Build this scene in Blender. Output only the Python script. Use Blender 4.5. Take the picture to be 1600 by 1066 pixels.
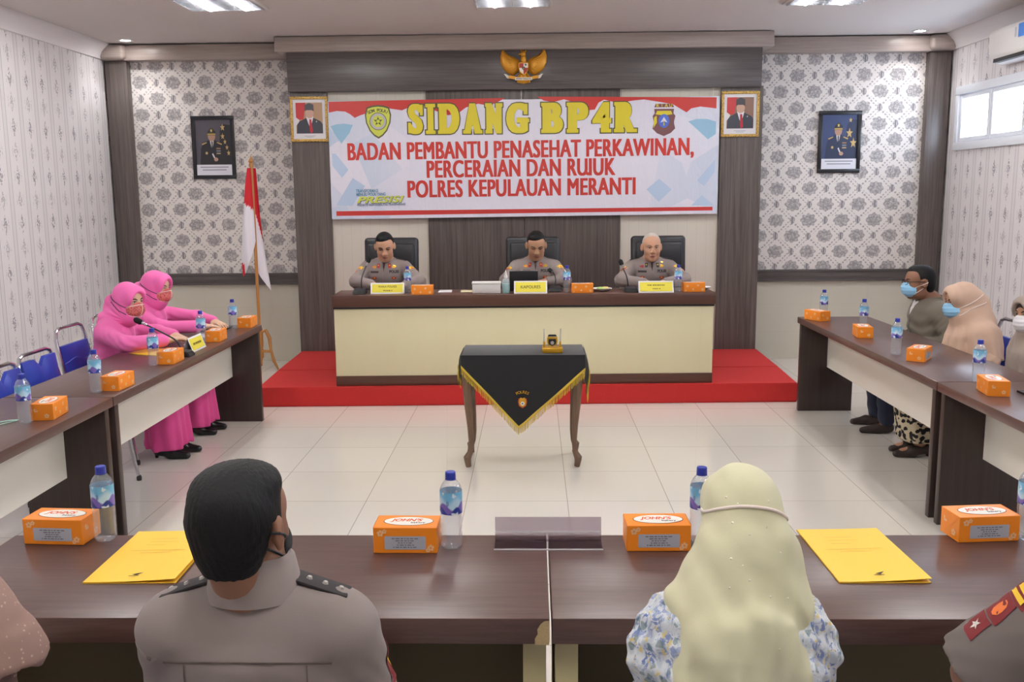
import bpy, bmesh, math, random
import numpy as np
from mathutils import Vector, Matrix, Euler
random.seed(7); np.random.seed(7)
for _o in list(bpy.data.objects): bpy.data.objects.remove(_o)
SC = bpy.context.scene
COL = SC.collection
PI = math.pi

# ------------------------------------------------------------------ camera
F_PX, CAM_H, PITCH, YAW, ROLL = 1465.1, 1.808, 0.15621, -0.02309, -0.00858
def camera():
    cy, sy, cp, sp = math.cos(YAW), math.sin(YAW), math.cos(PITCH), math.sin(PITCH)
    f = Vector((sy*cp, cy*cp, -sp)); r = Vector((cy, -sy, 0)); u = r.cross(f)
    cr, sr = math.cos(ROLL), math.sin(ROLL)
    r2 = r*cr + u*sr; u2 = u*cr - r*sr
    m = Matrix((r2, u2, -f)).transposed().to_4x4(); m.translation = (0, 0, CAM_H)
    cd = bpy.data.cameras.new('camera'); co = bpy.data.objects.new('camera', cd); COL.objects.link(co)
    co.matrix_world = m
    cd.sensor_width = 36; cd.lens = F_PX/1600*36; cd.clip_start = .05; cd.clip_end = 200
    cd.dof.use_dof = False
    SC.camera = co
camera()
# ------------------------------------------------------------------ world, exposure
W = bpy.data.worlds.new('overcast_sky'); SC.world = W; W.use_nodes = True
_bg = W.node_tree.nodes['Background']; _bg.inputs[0].default_value = (.74, .86, 1, 1); _bg.inputs[1].default_value = 9.0
SC.view_settings.view_transform = 'Standard'; SC.view_settings.look = 'None'
SC.view_settings.exposure = 0.92; SC.view_settings.gamma = 1; SC.view_settings.use_curve_mapping = False
SC.cycles.use_denoising = True
SC.cycles.max_bounces = 8; SC.cycles.diffuse_bounces = 4; SC.cycles.glossy_bounces = 4
SC.cycles.transmission_bounces = 8; SC.cycles.transparent_max_bounces = 12
SC.cycles.caustics_reflective = False; SC.cycles.caustics_refractive = False
SC.cycles.sample_clamp_indirect = 6
LAMP_TUBE, LAMP_SPOT = 75.0, 60.0      # emission of the ceiling fixtures tubes and of the downlights

# ------------------------------------------------------------------ node expressions
def lin(c):
    if isinstance(c, str): c = [int(c[i:i+2], 16)/255 for i in (0, 2, 4)]
    elif max(c) > 1.001: c = [v/255 for v in c]
    return tuple((v/12.92 if v <= .04045 else ((v+.055)/1.055)**2.4) for v in c[:3])
class X:
    """a scalar node socket with arithmetic"""
    def __init__(s, nt, sock): s.nt, s.s = nt, sock
    def _op(s, op, *a, clamp=False):
        n = s.nt.nodes.new('ShaderNodeMath'); n.operation = op; n.use_clamp = clamp
        for i, v in enumerate(a):
            if isinstance(v, X): s.nt.links.new(v.s, n.inputs[i])
            else: n.inputs[i].default_value = float(v)
        return X(s.nt, n.outputs[0])
    def __add__(s, b): return s._op('ADD', s, b)
    __radd__ = __add__
    def __sub__(s, b): return s._op('SUBTRACT', s, b)
    def __rsub__(s, b): return s._op('SUBTRACT', b, s)
    def __mul__(s, b): return s._op('MULTIPLY', s, b)
    __rmul__ = __mul__
    def __truediv__(s, b): return s._op('DIVIDE', s, b)
    def __neg__(s): return s._op('MULTIPLY', s, -1)
    def sin(s): return s._op('SINE', s)
    def cos(s): return s._op('COSINE', s)
    def abs(s): return s._op('ABSOLUTE', s)
    def frac(s): return s._op('FRACT', s)
    def floor(s): return s._op('FLOOR', s)
    def sqrt(s): return s._op('SQRT', s)
    def atan2(s, b): return s._op('ARCTAN2', s, b)
    def lt(s, b): return s._op('LESS_THAN', s, b)
    def gt(s, b): return s._op('GREATER_THAN', s, b)
    def mn(s, b): return s._op('MINIMUM', s, b)
    def mx(s, b): return s._op('MAXIMUM', s, b)
    def pw(s, b): return s._op('POWER', s, b)
    def step(s, a, b):
        n = s.nt.nodes.new('ShaderNodeMapRange'); n.interpolation_type = 'SMOOTHSTEP'
        s.nt.links.new(s.s, n.inputs[0]); n.inputs[1].default_value = a; n.inputs[2].default_value = b
        return X(s.nt, n.outputs[0])
class NT:
    def __init__(s, m): s.nt = m.node_tree; s.bsdf = s.nt.nodes.get('Principled BSDF'); s._p = None
    def pos(s):
        if s._p is None:
            t = s.nt.nodes.new('ShaderNodeTexCoord'); sp = s.nt.nodes.new('ShaderNodeSeparateXYZ')
            s.nt.links.new(t.outputs['Object'], sp.inputs[0]); s._t = t.outputs['Object']
            s._p = [X(s.nt, o) for o in sp.outputs]
        return s._p
    def vec(s, x, y, z):
        n = s.nt.nodes.new('ShaderNodeCombineXYZ')
        for i, v in enumerate((x, y, z)):
            if isinstance(v, X): s.nt.links.new(v.s, n.inputs[i])
            else: n.inputs[i].default_value = v
        return n.outputs[0]
    def noise(s, scale=5, detail=3, rough=.5, sc=(1, 1, 1), dist=0):
        x, y, z = s.pos()
        n = s.nt.nodes.new('ShaderNodeTexNoise'); s.nt.links.new(s.vec(x*sc[0], y*sc[1], z*sc[2]), n.inputs['Vector'])
        n.inputs['Scale'].default_value = scale; n.inputs['Detail'].default_value = detail; n.inputs['Roughness'].default_value = rough
        n.inputs['Distortion'].default_value = dist
        return X(s.nt, n.outputs[0])
    def voronoi(s, scale=5, feature='F1', sc=(1, 1, 1), rnd=1.0, out='Distance'):
        x, y, z = s.pos()
        n = s.nt.nodes.new('ShaderNodeTexVoronoi'); n.feature = feature
        s.nt.links.new(s.vec(x*sc[0], y*sc[1], z*sc[2]), n.inputs['Vector'])
        n.inputs['Scale'].default_value = scale; n.inputs['Randomness'].default_value = rnd
        o = n.outputs[out]
        if out == 'Color':
            sp = s.nt.nodes.new('ShaderNodeSeparateColor'); s.nt.links.new(o, sp.inputs[0]); return [X(s.nt, q) for q in sp.outputs]
        return X(s.nt, o)
    def mix(s, f, a, b):
        n = s.nt.nodes.new('ShaderNodeMix'); n.data_type = 'RGBA'
        def put(i, v):
            if hasattr(v, 'is_output'): s.nt.links.new(v, n.inputs[i])
            else: n.inputs[i].default_value = (*lin(v), 1)
        if isinstance(f, X): s.nt.links.new(f.s, n.inputs[0])
        else: n.inputs[0].default_value = f
        put(6, a); put(7, b)
        return n.outputs[2]
    def col(s, c):
        if hasattr(c, 'is_output'): s.nt.links.new(c, s.bsdf.inputs['Base Color'])
        else: s.bsdf.inputs['Base Color'].default_value = (*lin(c), 1)
    def set(s, name, v):
        i = s.bsdf.inputs[name]
        if isinstance(v, X): s.nt.links.new(v.s, i)
        elif isinstance(v, (tuple, list, str)): i.default_value = (*lin(v), 1)
        else: i.default_value = v
    def bump(s, h, strength=.3, dist=.01):
        n = s.nt.nodes.new('ShaderNodeBump'); s.nt.links.new(h.s, n.inputs['Height'])
        n.inputs['Strength'].default_value = strength; n.inputs['Distance'].default_value = dist
        s.nt.links.new(n.outputs[0], s.bsdf.inputs['Normal'])
MATS = {}
def mat(name, color=(128, 128, 128), rough=.5, metal=0, fn=None, **kw):
    if name in MATS: return MATS[name]
    m = bpy.data.materials.new(name); m.use_nodes = True
    t = NT(m); t.col(color); t.set('Roughness', rough); t.set('Metallic', metal)
    for k, v in kw.items(): t.set(k.replace('_', ' '), v)
    if fn: fn(t)
    m.diffuse_color = (*lin(color), 1) if not hasattr(color, 'is_output') else (.5, .5, .5, 1)
    MATS[name] = m
    return m
def emat(name, color, strength):
    m = bpy.data.materials.new(name); m.use_nodes = True; nt = m.node_tree; nt.nodes.clear()
    e = nt.nodes.new('ShaderNodeEmission'); o = nt.nodes.new('ShaderNodeOutputMaterial')
    e.inputs[0].default_value = (*color, 1); e.inputs[1].default_value = strength
    nt.links.new(e.outputs[0], o.inputs[0]); MATS[name] = m
    return m
def glassmat(name, tint=(1, 1, 1), clear=.8, rough=.02):
    m = bpy.data.materials.new(name); m.use_nodes = True; nt = m.node_tree; b = nt.nodes['Principled BSDF']
    b.inputs['Base Color'].default_value = (*tint, 1); b.inputs['Roughness'].default_value = rough
    b.inputs['Transmission Weight'].default_value = 1; b.inputs['IOR'].default_value = 1.33
    t = nt.nodes.new('ShaderNodeBsdfTransparent'); t.inputs[0].default_value = (*tint, 1)
    mx = nt.nodes.new('ShaderNodeMixShader'); mx.inputs[0].default_value = 1-clear
    nt.links.new(t.outputs[0], mx.inputs[1]); nt.links.new(b.outputs[0], mx.inputs[2])
    nt.links.new(mx.outputs[0], nt.nodes['Material Output'].inputs[0]); MATS[name] = m
    return m

def petmat(name, tint=(1, 1, 1), body=.10, rough=.04):
    """thin clear plastic: see-through, a trace of milky body, a Fresnel sheen"""
    m = bpy.data.materials.new(name); m.use_nodes = True; nt = m.node_tree; nt.nodes.clear(); N = nt.nodes.new
    t = N('ShaderNodeBsdfTransparent'); t.inputs[0].default_value = (*tint, 1); d = N('ShaderNodeBsdfDiffuse'); d.inputs[0].default_value = (.85, .90, .95, 1)
    g = N('ShaderNodeBsdfGlossy'); g.inputs['Roughness'].default_value = rough; lw = N('ShaderNodeLayerWeight'); lw.inputs[0].default_value = .28; f = N('ShaderNodeMath'); f.operation = 'MULTIPLY_ADD'; f.inputs[1].default_value = .55; f.inputs[2].default_value = .03; nt.links.new(lw.outputs['Facing'], f.inputs[0])
    a = N('ShaderNodeMixShader'); a.inputs[0].default_value = body; b = N('ShaderNodeMixShader'); o = N('ShaderNodeOutputMaterial')
    L = nt.links.new; L(t.outputs[0], a.inputs[1]); L(d.outputs[0], a.inputs[2]); L(f.outputs[0], b.inputs[0]); L(a.outputs[0], b.inputs[1]); L(g.outputs[0], b.inputs[2]); L(b.outputs[0], o.inputs[0])
    MATS[name] = m; return m

# ------------------------------------------------------------------ mesh builder
class MB:
    def __init__(s): s.bm = bmesh.new(); s.mi = 0
    def m(s, i): s.mi = i; return s
    def add(s, verts, faces, mi=None, M=None):
        vs = [s.bm.verts.new(M @ Vector(v) if M else v) for v in verts]
        out = []
        for f in faces:
            try:
                q = s.bm.faces.new([vs[i] for i in f]); q.material_index = s.mi if mi is None else mi; out.append(q)
            except ValueError: pass
        return vs, out
    def box(s, lo, hi, bev=0, seg=2, M=None, mi=None):
        x0, y0, z0 = lo; x1, y1, z1 = hi
        v = [(x0,y0,z0),(x1,y0,z0),(x1,y1,z0),(x0,y1,z0),(x0,y0,z1),(x1,y0,z1),(x1,y1,z1),(x0,y1,z1)]
        f = [(0,3,2,1),(4,5,6,7),(0,1,5,4),(1,2,6,5),(2,3,7,6),(3,0,4,7)]
        vs, fs = s.add(v, f, mi, M)
        if bev:
            es = list({e for q in fs for e in q.edges})
            r = bmesh.ops.bevel(s.bm, geom=es, offset=bev, segments=seg, profile=.5, affect='EDGES', clamp_overlap=True)
            for q in r['faces']: q.material_index = s.mi if mi is None else mi
        return s
    def cbox(s, c, d, bev=0, seg=2, M=None, mi=None):
        return s.box([c[i]-d[i]/2 for i in range(3)], [c[i]+d[i]/2 for i in range(3)], bev, seg, M, mi)
    def prism(s, pts, y0, y1, M=None, mi=None):
        """outline in xz extruded along y (front y0)"""
        n = len(pts)
        v = [(p[0], y0, p[1]) for p in pts] + [(p[0], y1, p[1]) for p in pts]
        f = [tuple(range(n)), tuple(range(2*n-1, n-1, -1))] + [(i, i+n, (i+1) % n+n, (i+1) % n) for i in range(n)]
        vs, fs = s.add(v, f, mi, M)
        return s
    def flat(s, pts, y=0, M=None, mi=None):
        s.add([(p[0], y, p[1]) for p in pts], [tuple(range(len(pts)))], mi, M); return s
    def lathe(s, prof, n=24, M=None, mi=None, sq=(1, 1), cap=True):
        v = []; k = len(prof)
        for i in range(n):
            a = 2*PI*i/n
            for r, z in prof: v.append((r*math.cos(a)*sq[0], r*math.sin(a)*sq[1], z))
        f = []
        for i in range(n):
            j = (i+1) % n
            for q in range(k-1): f.append((i*k+q, j*k+q, j*k+q+1, i*k+q+1))
        if cap:
            f.append(tuple(i*k for i in reversed(range(n)))); f.append(tuple(i*k+k-1 for i in range(n)))
        s.add(v, f, mi, M); return s
    def tube(s, pts, r, n=8, M=None, mi=None, closed=False, flatten=1.0):
        pts = [Vector(p) for p in pts]; k = len(pts)
        rs = r if isinstance(r, (list, tuple)) else [r]*k
        v = []; up = None
        for i, p in enumerate(pts):
            if closed: t = (pts[(i+1) % k]-pts[i-1]).normalized()
            else: t = (pts[min(i+1, k-1)]-pts[max(i-1, 0)]).normalized()
            if up is None: up = t.orthogonal().normalized()
            else: up = (up - t*up.dot(t)).normalized()
            sd = t.cross(up)
            for j in range(n):
                a = 2*PI*j/n; v.append(p + (up*math.cos(a)*flatten + sd*math.sin(a))*rs[i])
        f = []
        for i in range(k if closed else k-1):
            for j in range(n):
                a, b = i*n+j, i*n+(j+1) % n; c, d = ((i+1) % k)*n+(j+1) % n, ((i+1) % k)*n+j
                f.append((a, b, c, d))
        if not closed: f.append(tuple(range(n))[::-1]); f.append(tuple(range((k-1)*n, k*n)))
        s.add(v, f, mi, M); return s
    def ell(s, c, r, n=16, k=10, M=None, mi=None, R=None):
        v = [(0, 0, -1)]; f = []
        for i in range(1, k):
            t = PI*i/k
            for j in range(n): a = 2*PI*j/n; v.append((math.sin(t)*math.cos(a), math.sin(t)*math.sin(a), -math.cos(t)))
        v.append((0, 0, 1)); e = len(v)-1
        for j in range(n):
            f.append((0, 1+(j+1) % n, 1+j)); f.append((e, e-n+j, e-n+(j+1) % n))
            for i in range(k-2):
                a = 1+i*n+j; b = 1+i*n+(j+1) % n; f.append((a, b, b+n, a+n))
        T = Matrix.Translation(c) @ (R.to_4x4() if R else Matrix.Identity(4)) @ Matrix.Diagonal((*r, 1))
        s.add(v, f, mi, (M @ T) if M else T); return s
    def text(s, txt, M, size=.1, width=None, bold=0, mi=None, shear=0, align='CENTER', fit=None, warp=None, space=1.0):
        v, f = text_geo(txt, size, bold, align, shear, space)
        if width or fit:
            xs = [p[0] for p in v]; w = max(xs)-min(xs); cx = (max(xs)+min(xs))/2
            k = width/w if width else min(1, fit/w)
            v = [((p[0]-cx)*k if align == 'CENTER' else p[0]*k, p[1]) for p in v]
        v3 = [(p[0], 0, p[1]) for p in v]
        if warp: v3 = [warp(p) for p in v3]
        s.add(v3, f, mi, M); return s
    def heavy(s, txt, M, dx, n=3, dz=0, step=.0002, **k):
        """the same line of lettering overprinted side by side for weight"""
        for i in range(n):
            for j in range(2 if dz else 1):
                s.text(txt, M @ T((i-(n-1)/2)*dx, -step*(i*2+j), (j-.5)*dz if dz else 0), **k)
        return s
    def build(s, name, mats=None, parent=None, smooth=True, ang=.6, loc=None):
        me = bpy.data.meshes.new(name)
        bmesh.ops.recalc_face_normals(s.bm, faces=s.bm.faces)
        s.bm.to_mesh(me); s.bm.free()
        mats = mats if isinstance(mats, (list, tuple)) else [mats]
        for q in mats: me.materials.append(q)
        if smooth:
            me.polygons.foreach_set('use_smooth', [True]*len(me.polygons)); me.set_sharp_from_angle(angle=ang)
        return link(name, me, parent, loc)
def link(name, me, parent=None, loc=None):
    o = bpy.data.objects.new(name, me); COL.objects.link(o)
    if parent: o.parent = parent
    if loc: o.location = loc
    return o
_TG = {}
def text_geo(txt, size, bold, align, shear, space=1.0):
    key = (txt, bold, align, shear, space)
    if key not in _TG:
        cu = bpy.data.curves.new('t', 'FONT'); cu.body = txt; cu.size = 1; cu.offset = bold; cu.shear = shear
        cu.align_x = align; cu.align_y = 'CENTER'; cu.resolution_u = 4; cu.space_character = space
        o = bpy.data.objects.new('t', cu)
        COL.objects.link(o); dg = bpy.context.evaluated_depsgraph_get(); dg.update()
        me = bpy.data.meshes.new_from_object(o.evaluated_get(dg))
        _TG[key] = ([tuple(q.co) for q in me.vertices], [tuple(p.vertices) for p in me.polygons])
        bpy.data.objects.remove(o); bpy.data.curves.remove(cu); bpy.data.meshes.remove(me)
    v, f = _TG[key]
    return [(p[0]*size, p[1]*size) for p in v], f
def T(x=0, y=0, z=0, rz=0, rx=0, ry=0):
    return Matrix.Translation((x, y, z)) @ Euler((rx, ry, rz)).to_matrix().to_4x4()
def tag(o, label=None, cat=None, group=None, kind=None):
    if label: o['label'] = label
    if cat: o['category'] = cat
    if group: o['group'] = group
    if kind: o['kind'] = kind
    return o
def empty(name, loc=(0, 0, 0), rz=0, label=None, cat=None, group=None):
    o = bpy.data.objects.new(name, None); COL.objects.link(o); o.location = loc; o.rotation_euler = (0, 0, rz)
    o.empty_display_size = .1
    return tag(o, label, cat, group)
def kids(o): return list(o.children)
def dup(o, loc=None, rz=None, label=None, group=None, parent=None):
    ch = kids(o); c = o.copy(); COL.objects.link(c)
    if parent: c.parent = parent
    if loc is not None: c.location = loc
    if rz is not None: c.rotation_euler = (0, 0, rz)
    if label: c['label'] = label
    if group: c['group'] = group
    for q in ch: dup(q, parent=c)
    return c
# ------------------------------------------------------------------ materials of the room
def damask(t):
    x, y, z = t.pos()
    u, v = x/.346, z/.333
    n2 = t.noise(26, 2)
    def rad(uu, vv):
        a, b = uu.frac()-.5, vv.frac()-.5
        return a, b
    a, b = rad(u, v); c, d = rad(u+.5, v+.5)
    def motif(a, b):
        r = (a*a+b*b).sqrt(); th = a.atan2(b)
        edge = .218 + (th*8).cos()*.020 + (th*2).cos()*-.014 + (n2-.5)*.10
        body = (edge - r).step(-.018, .018)
        inner = ((th*8).cos()*.5+.5)*(r*46).sin().step(-.4, .5)
        return body*(1-inner*.28)
    n = t.noise(58, 3, .6); n2 = t.noise(26, 2)
    m = motif(a, b).mx(motif(c, d))
    m = m*((n-.36).step(0, .16)*.55+.45)
    # leafy ogee between the motifs
    p = (a.abs()+b.abs()-.5).abs()
    w = (u*4*PI).sin()*.02
    lf = ((p-.050+w).abs()*-1+.046+(n2-.5)*.05).step(0, .014)*((a-b)*44+(n-.5)*5).sin().step(-.5, .3)*((a+b)*44+(n-.5)*5).sin().step(-.6, .2)
    # sprigs where the ogees meet
    def sprig(a, b):
        q = (a*a*1.6+b*b*.6).sqrt()
        return (.094-q+(n2-.5)*.09).step(-.012, .014)*((a.abs()*120).sin()*.5+.7)
    e, f = rad(u+.5, v); g, h = rad(u, v+.5)
    sp = sprig(e, f).mx(sprig(g, h))
    k = (m*.78).mx(lf*.66).mx(sp*.85)
    t.col(t.mix(k, (226, 220, 216), (120, 115, 121)))
def stripes(t):
    x, y, z = t.pos()
    s = (y/.27).frac()-.5
    sa = s.abs()
    line = ((sa-.40).abs()*-1+.024).step(0, .012).mx(((sa-.468).abs()*-1+.012).step(0, .008)*.7)
    vv = (z/.21).frac()-.5
    odd = ((z/.42).frac()-.5).gt(0)*.35+.65
    dia = (.34-(sa*2.6+vv.abs()*.74)).step(-.02, .05)
    n = t.voronoi(62, sc=(1, 1.25, 1)); n2 = t.noise(90, 2)
    fl = dia*((.56-n).step(-.1, .12))*odd
    side = ((sa-.19).abs()*-1+.03).step(0, .02)*(n2-.5).step(0, .08)*(vv*6.28).cos().step(-.2, .6)
    k = (line*.5).mx(fl*.85).mx(side*.55)
    t.col(t.mix(k, (221, 216, 218), (132, 128, 140)))
def grain(c1, c2, sc, rough=.35, scale=1.0):
    def fn(t):
        n = t.noise(scale, 4, .65, sc); m2 = t.noise(scale*2.3, 3, .6, sc)
        k = (n*.6+m2*.4-.5)*2.6+.5
        t.col(t.mix(k.mx(0).mn(1), c1, c2)); t.set('Roughness', rough)
    return fn
def tiles(t):
    x, y, z = t.pos()
    gx = ((x+1.603)/.6).frac()-.5; gy = ((y-5.957)/.6).frac()-.5
    g = (gx.abs().mx(gy.abs())-.4965).step(-.0015, .0008)
    tid = ((x+1.603)/.6).floor()*12.99+((y-5.957)/.6).floor()*78.2
    r = (tid.sin()*43758.5).frac()
    n = t.noise(1.3, 3)
    base = t.mix(r*.5+n*.4, (224, 218, 210), (213, 206, 197))
    t.col(t.mix(g*.75, base, (150, 138, 122)))
    t.set('Roughness', .13); t.set('Specular IOR Level', .5)
def panel_lines(t):
    x, y, z = t.pos()
    g = ((x/.1).frac()-.5).abs().gt(.485)
    t.col(t.mix(g*.35, (214, 208, 196), (170, 164, 152))); t.set('Roughness', .35)
def lowwall(t):
    x, y, z = t.pos()
    g = ((z/.3).frac()-.5).abs().gt(.494).mx(((x/.6).frac()-.5).abs().gt(.497))
    t.col(t.mix(g*.3, (205, 200, 186), (176, 170, 158))); t.set('Roughness', .3)
M_damask = mat('damask_wallpaper', rough=.8, fn=damask)
M_stripe = mat('striped_wallpaper', rough=.8, fn=stripes)
M_panelV = mat('dark_laminate_upright', rough=.4, fn=grain((66, 58, 56), (112, 102, 98), (34, 34, 1.1), .38))
M_panelH = mat('dark_laminate_level', rough=.4, fn=grain((70, 65, 66), (106, 99, 98), (1.1, 20, 30), .34))
M_crown = mat('pale_laminate', rough=.4, fn=grain((146, 132, 126), (176, 163, 156), (1.2, 20, 30), .35))
M_floor = mat('floor_tile', fn=tiles)
M_ceil = mat('ceiling_paint', (214, 208, 206), .9)
M_cornice = mat('cornice_plaster', (228, 224, 226), .6)
M_creampanel = mat('cream_panel', fn=panel_lines)
M_lowwall = mat('cream_wall_tile', fn=lowwall)
M_white = mat('white_paint', (225, 222, 220), .5)
M_alu = mat('white_aluminium', (226, 230, 238), .35)
M_chrome = mat('chrome', (205, 205, 210), .16, 1)
M_black = mat('black_plastic', (26, 26, 30), .4)
M_gold = mat('gold_paint', (206, 158, 44), .3, .5)
def struct(o): o['kind'] = 'structure'; return o

XL, XR, YB, YF, ZC = -4.5, 4.33, 10.15, -2.2, 3.38
def room():
    struct(MB().box((XL-.2, YF-.2, -.15), (XR+.2, YB+.2, 0)).build('floor', M_floor))
    struct(MB().box((XL-.2, YF-.2, ZC), (XR+.2, YB+.2, ZC+.15)).build('ceiling', M_ceil))
    b = MB(); b.box((XL-.2, YB, .9), (XR+.2, YB+.2, ZC), mi=0); b.box((XL-.2, YB, 0), (XR+.2, YB+.2, .9), mi=1)
    struct(b.build('wall_back', [M_damask, M_lowwall], smooth=False))
    struct(MB().box((XL-.2, YF-.2, 0), (XL, YB, ZC)).build('wall_left', M_stripe))
    # right wall with two clerestory window openings (the second lies nearer, beyond the frame)
    b = MB(); wins = [(3.2, 5.2), (7.85, 9.85)]; z0, z1 = 2.25, 2.78
    b.box((XR, YF-.2, 0), (XR+.2, YB, z0)); b.box((XR, YF-.2, z1), (XR+.2, YB, ZC))
    ys = [YF-.2]+[v for w in wins for v in w]+[YB]
    for i in range(0, len(ys), 2): b.box((XR, ys[i], z0), (XR+.2, ys[i+1], z1))
    struct(b.build('wall_right', M_stripe))
    struct(MB().box((XL, YF-.2, 0), (XR, YF, ZC)).build('wall_front', M_white))
    glass = glassmat('window_glass', (.97, .98, 1), .92)
    for i, (y0, y1) in enumerate(reversed(wins)):
        w = struct(empty('window_%d' % (i+1), (XR, (y0+y1)/2, z0)))
        L = y1-y0; h = z1-z0; b = MB(); n = 3
        b.box((-.03, -L/2-.05, -.05), (.10, L/2+.05, .03), .006); b.box((-.03, -L/2-.05, h-.03), (.10, L/2+.05, h+.05), .006)
        b.box((-.03, -L/2-.05, .03), (.10, -L/2+.03, h-.03), .006); b.box((-.03, L/2-.03, .03), (.10, L/2+.05, h-.03), .006)
        struct(b.build('window_frame', M_alu, w))
        for k in range(n):
            c0 = -L/2+.03+(L-.06)*k/n; c1 = -L/2+.03+(L-.06)*(k+1)/n; b = MB()
            b.box((-.012, c0+.004, .034), (.05, c0+.05, h-.034), .005); b.box((-.012, c1-.05, .034), (.05, c1-.004, h-.034), .005)
            b.box((-.012, c0+.05, .034), (.05, c1-.05, .075), .005); b.box((-.012, c0+.05, h-.075), (.05, c1-.05, h-.034), .005)
            s = struct(b.build('window_sash', M_alu, w))
            struct(MB().box((.018, c0+.045, .07), (.022, c1-.045, h-.07)).build('window_pane', glass, w))
        # daylight enters here: a portal only guides the sampling of the sky
        ld = bpy.data.lights.new('daylight_portal', 'AREA'); ld.shape = 'RECTANGLE'; ld.size = L; ld.size_y = h
        ld.cycles.is_portal = True
        lo = bpy.data.objects.new('daylight_portal', ld); COL.objects.link(lo); lo['kind'] = 'helper'
        lo.matrix_world = Matrix.Translation((XR+.16, (y0+y1)/2, (z0+z1)/2)) @ Euler((0, PI/2, 0)).to_matrix().to_4x4() @ Euler((0, 0, PI/2)).to_matrix().to_4x4()
    # plaster cornices along the side walls
    for nm, x, s in (('left', XL, 1), ('right', XR, -1)):
        prof = [(0, 3.22), (.018*s, 3.225), (.022*s, 3.25), (.05*s, 3.30), (.085*s, 3.335), (.10*s, 3.35), (.115*s, ZC-.002), (0, ZC-.002)]
        b = MB(); b.prism([(x+p[0], p[1]) for p in prof], YF, YB-.001); struct(b.build('trim_%d' % (1 if s > 0 else 2), M_cornice, ang=.4))
    # pillars, chair rails and the pale beams above the wallpaper
    for k, (x0, x1, r0, r1) in enumerate(((-4.475, -4.245, -4.245, -2.475), (4.085, 4.305, 2.335, 4.085))):
        struct(MB().box((x0, 10.05, 0), (x1, YB, 3.21), .006).build('trim_%d' % (3+k), M_panelV))
        b = MB(); b.box((r0, 10.115, .86), (r1, YB, .965), .004); b.box((r0, 10.10, .955), (r1, YB, .975), .004); b.box((r0, 10.10, .85), (r1, YB, .868), .004)
        struct(b.build('trim_%d' % (5+k), M_panelH))
        b = MB(); b.box((r0-.02, 10.02, 3.21), (r1+.02, YB, 3.368), .012); b.box((x0-.025, 9.965, 3.215), (x1+.02, YB, 3.374), .045, 4)
        struct(b.build('trim_%d' % (7+k), M_crown))
    # stage cladding: dark outer panels, pale and dark middle panels, header and crown
    b = MB()
    for x0, x1, mi, yy in ((-2.475, -2.095, 0, 9.80), (1.915, 2.335, 0, 9.80), (-2.095, -1.09, 1, 9.84), (-1.086, -.088, 0, 9.815), (-.082, .905, 0, 9.815), (.909, 1.915, 1, 9.84)):
        b.box((x0, yy, 0), (x1, YB-.002, 2.86), 0, mi=mi)
    struct(b.build('wall_stage', [M_panelV, M_creampanel], smooth=False))
    struct(MB().box((-2.478, 9.735, 2.845), (2.300, YB-.003, 3.235), .004).build('trim_9', M_panelH))
    b = MB(); b.box((-2.575, 9.66, 3.225), (2.395, YB-.004, 3.372), .006)
    struct(b.build('trim_10', M_crown))
room()

def ceiling_lamps():
    tube = emat('lit_tube', (1.0, .98, .95), LAMP_TUBE)
    refl = mat('lamp_reflector', (215, 217, 222), .22, .9)
    names = ['above the long banner towards the left', 'in the middle of the ceiling before the eagle', 'on the right half of the ceiling near the window']
    rows = [(7.66, None), (4.4, None), (1.1, None)]
    first = None
    for j, (y, _) in enumerate(rows):
        for i, x in enumerate((-2.56, -.16, 2.45)):
            yy = y+(.0 if i < 2 else .08)
            lab = 'louvred fluorescent ceiling fixture ' + names[i] if j == 0 else 'louvred fluorescent ceiling fixture over the %s, %s' % (('open floor', 'near tables')[j-1], ('left column', 'middle column', 'right column')[i])
            if first is None:
                r = empty('ceiling_lamp', (x, yy, ZC), 0, lab, 'ceiling lamp', 'louvred ceiling fixtures')
                b = MB(); w, l = .33, .60
                b.box((-w, -l, -.016), (w, -l+.03, 0), .003); b.box((-w, l-.03, -.016), (w, l, 0), .003)
                b.box((-w, -l+.03, -.016), (-w+.03, l-.03, 0), .003); b.box((w-.03, -l+.03, -.016), (w, l-.03, 0), .003)
                b.build('frame', M_white, r)
                MB().box((-w+.02, -l+.02, -.004), (w-.02, l-.02, -.001)).build('reflector', refl, r)
                for s in (-1, 1):
                    b = MB(); b.tube([(s*.15, -l+.06, -.02), (s*.15, l-.06, -.02)], .014, 8); b.build('fluorescent_tube', tube, r)
                b = MB()
                for k in range(15): b.box((-w+.03, -l+.06+k*.0765, -.03), (w-.03, -l+.063+k*.0765, -.006))
                for s in (-.3, 0, .3): b.box((s-.002, -l+.03, -.032), (s+.002, l-.03, -.006))
                b.build('louvre', refl, r); first = r
            else: dup(first, (x, yy, ZC), label=lab)
    spot = emat('lit_downlight', (1, .98, .96), LAMP_SPOT)
    for k, (x, y, lab) in enumerate(((-4.12, 9.78, 'recessed round downlight by the dark pillar under the left cornice'), (3.87, 9.80, 'recessed round downlight glowing near the window wall'))):
        r = empty('downlight', (x, y, ZC), 0, lab, 'ceiling lamp', 'recessed downlights')
        MB().lathe([(.052, -.001), (.075, -.001), (.075, -.007), (.068, -.012), (.052, -.010)], 24, cap=False).build('trim_ring', M_white, r)
        MB().lathe([(.001, -.004), (.053, -.004), (.053, -.001), (.001, -.001)], 24).build('lit_disc', spot, r)
        ld = bpy.data.lights.new('spot', 'SPOT'); ld.energy = 6; ld.spot_size = 1.9; ld.spot_blend = .5; ld.shadow_soft_size = .05
        lo = bpy.data.objects.new('bulb', ld); COL.objects.link(lo); lo.parent = r; lo.location = (0, 0, -.03)
ceiling_lamps()
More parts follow.
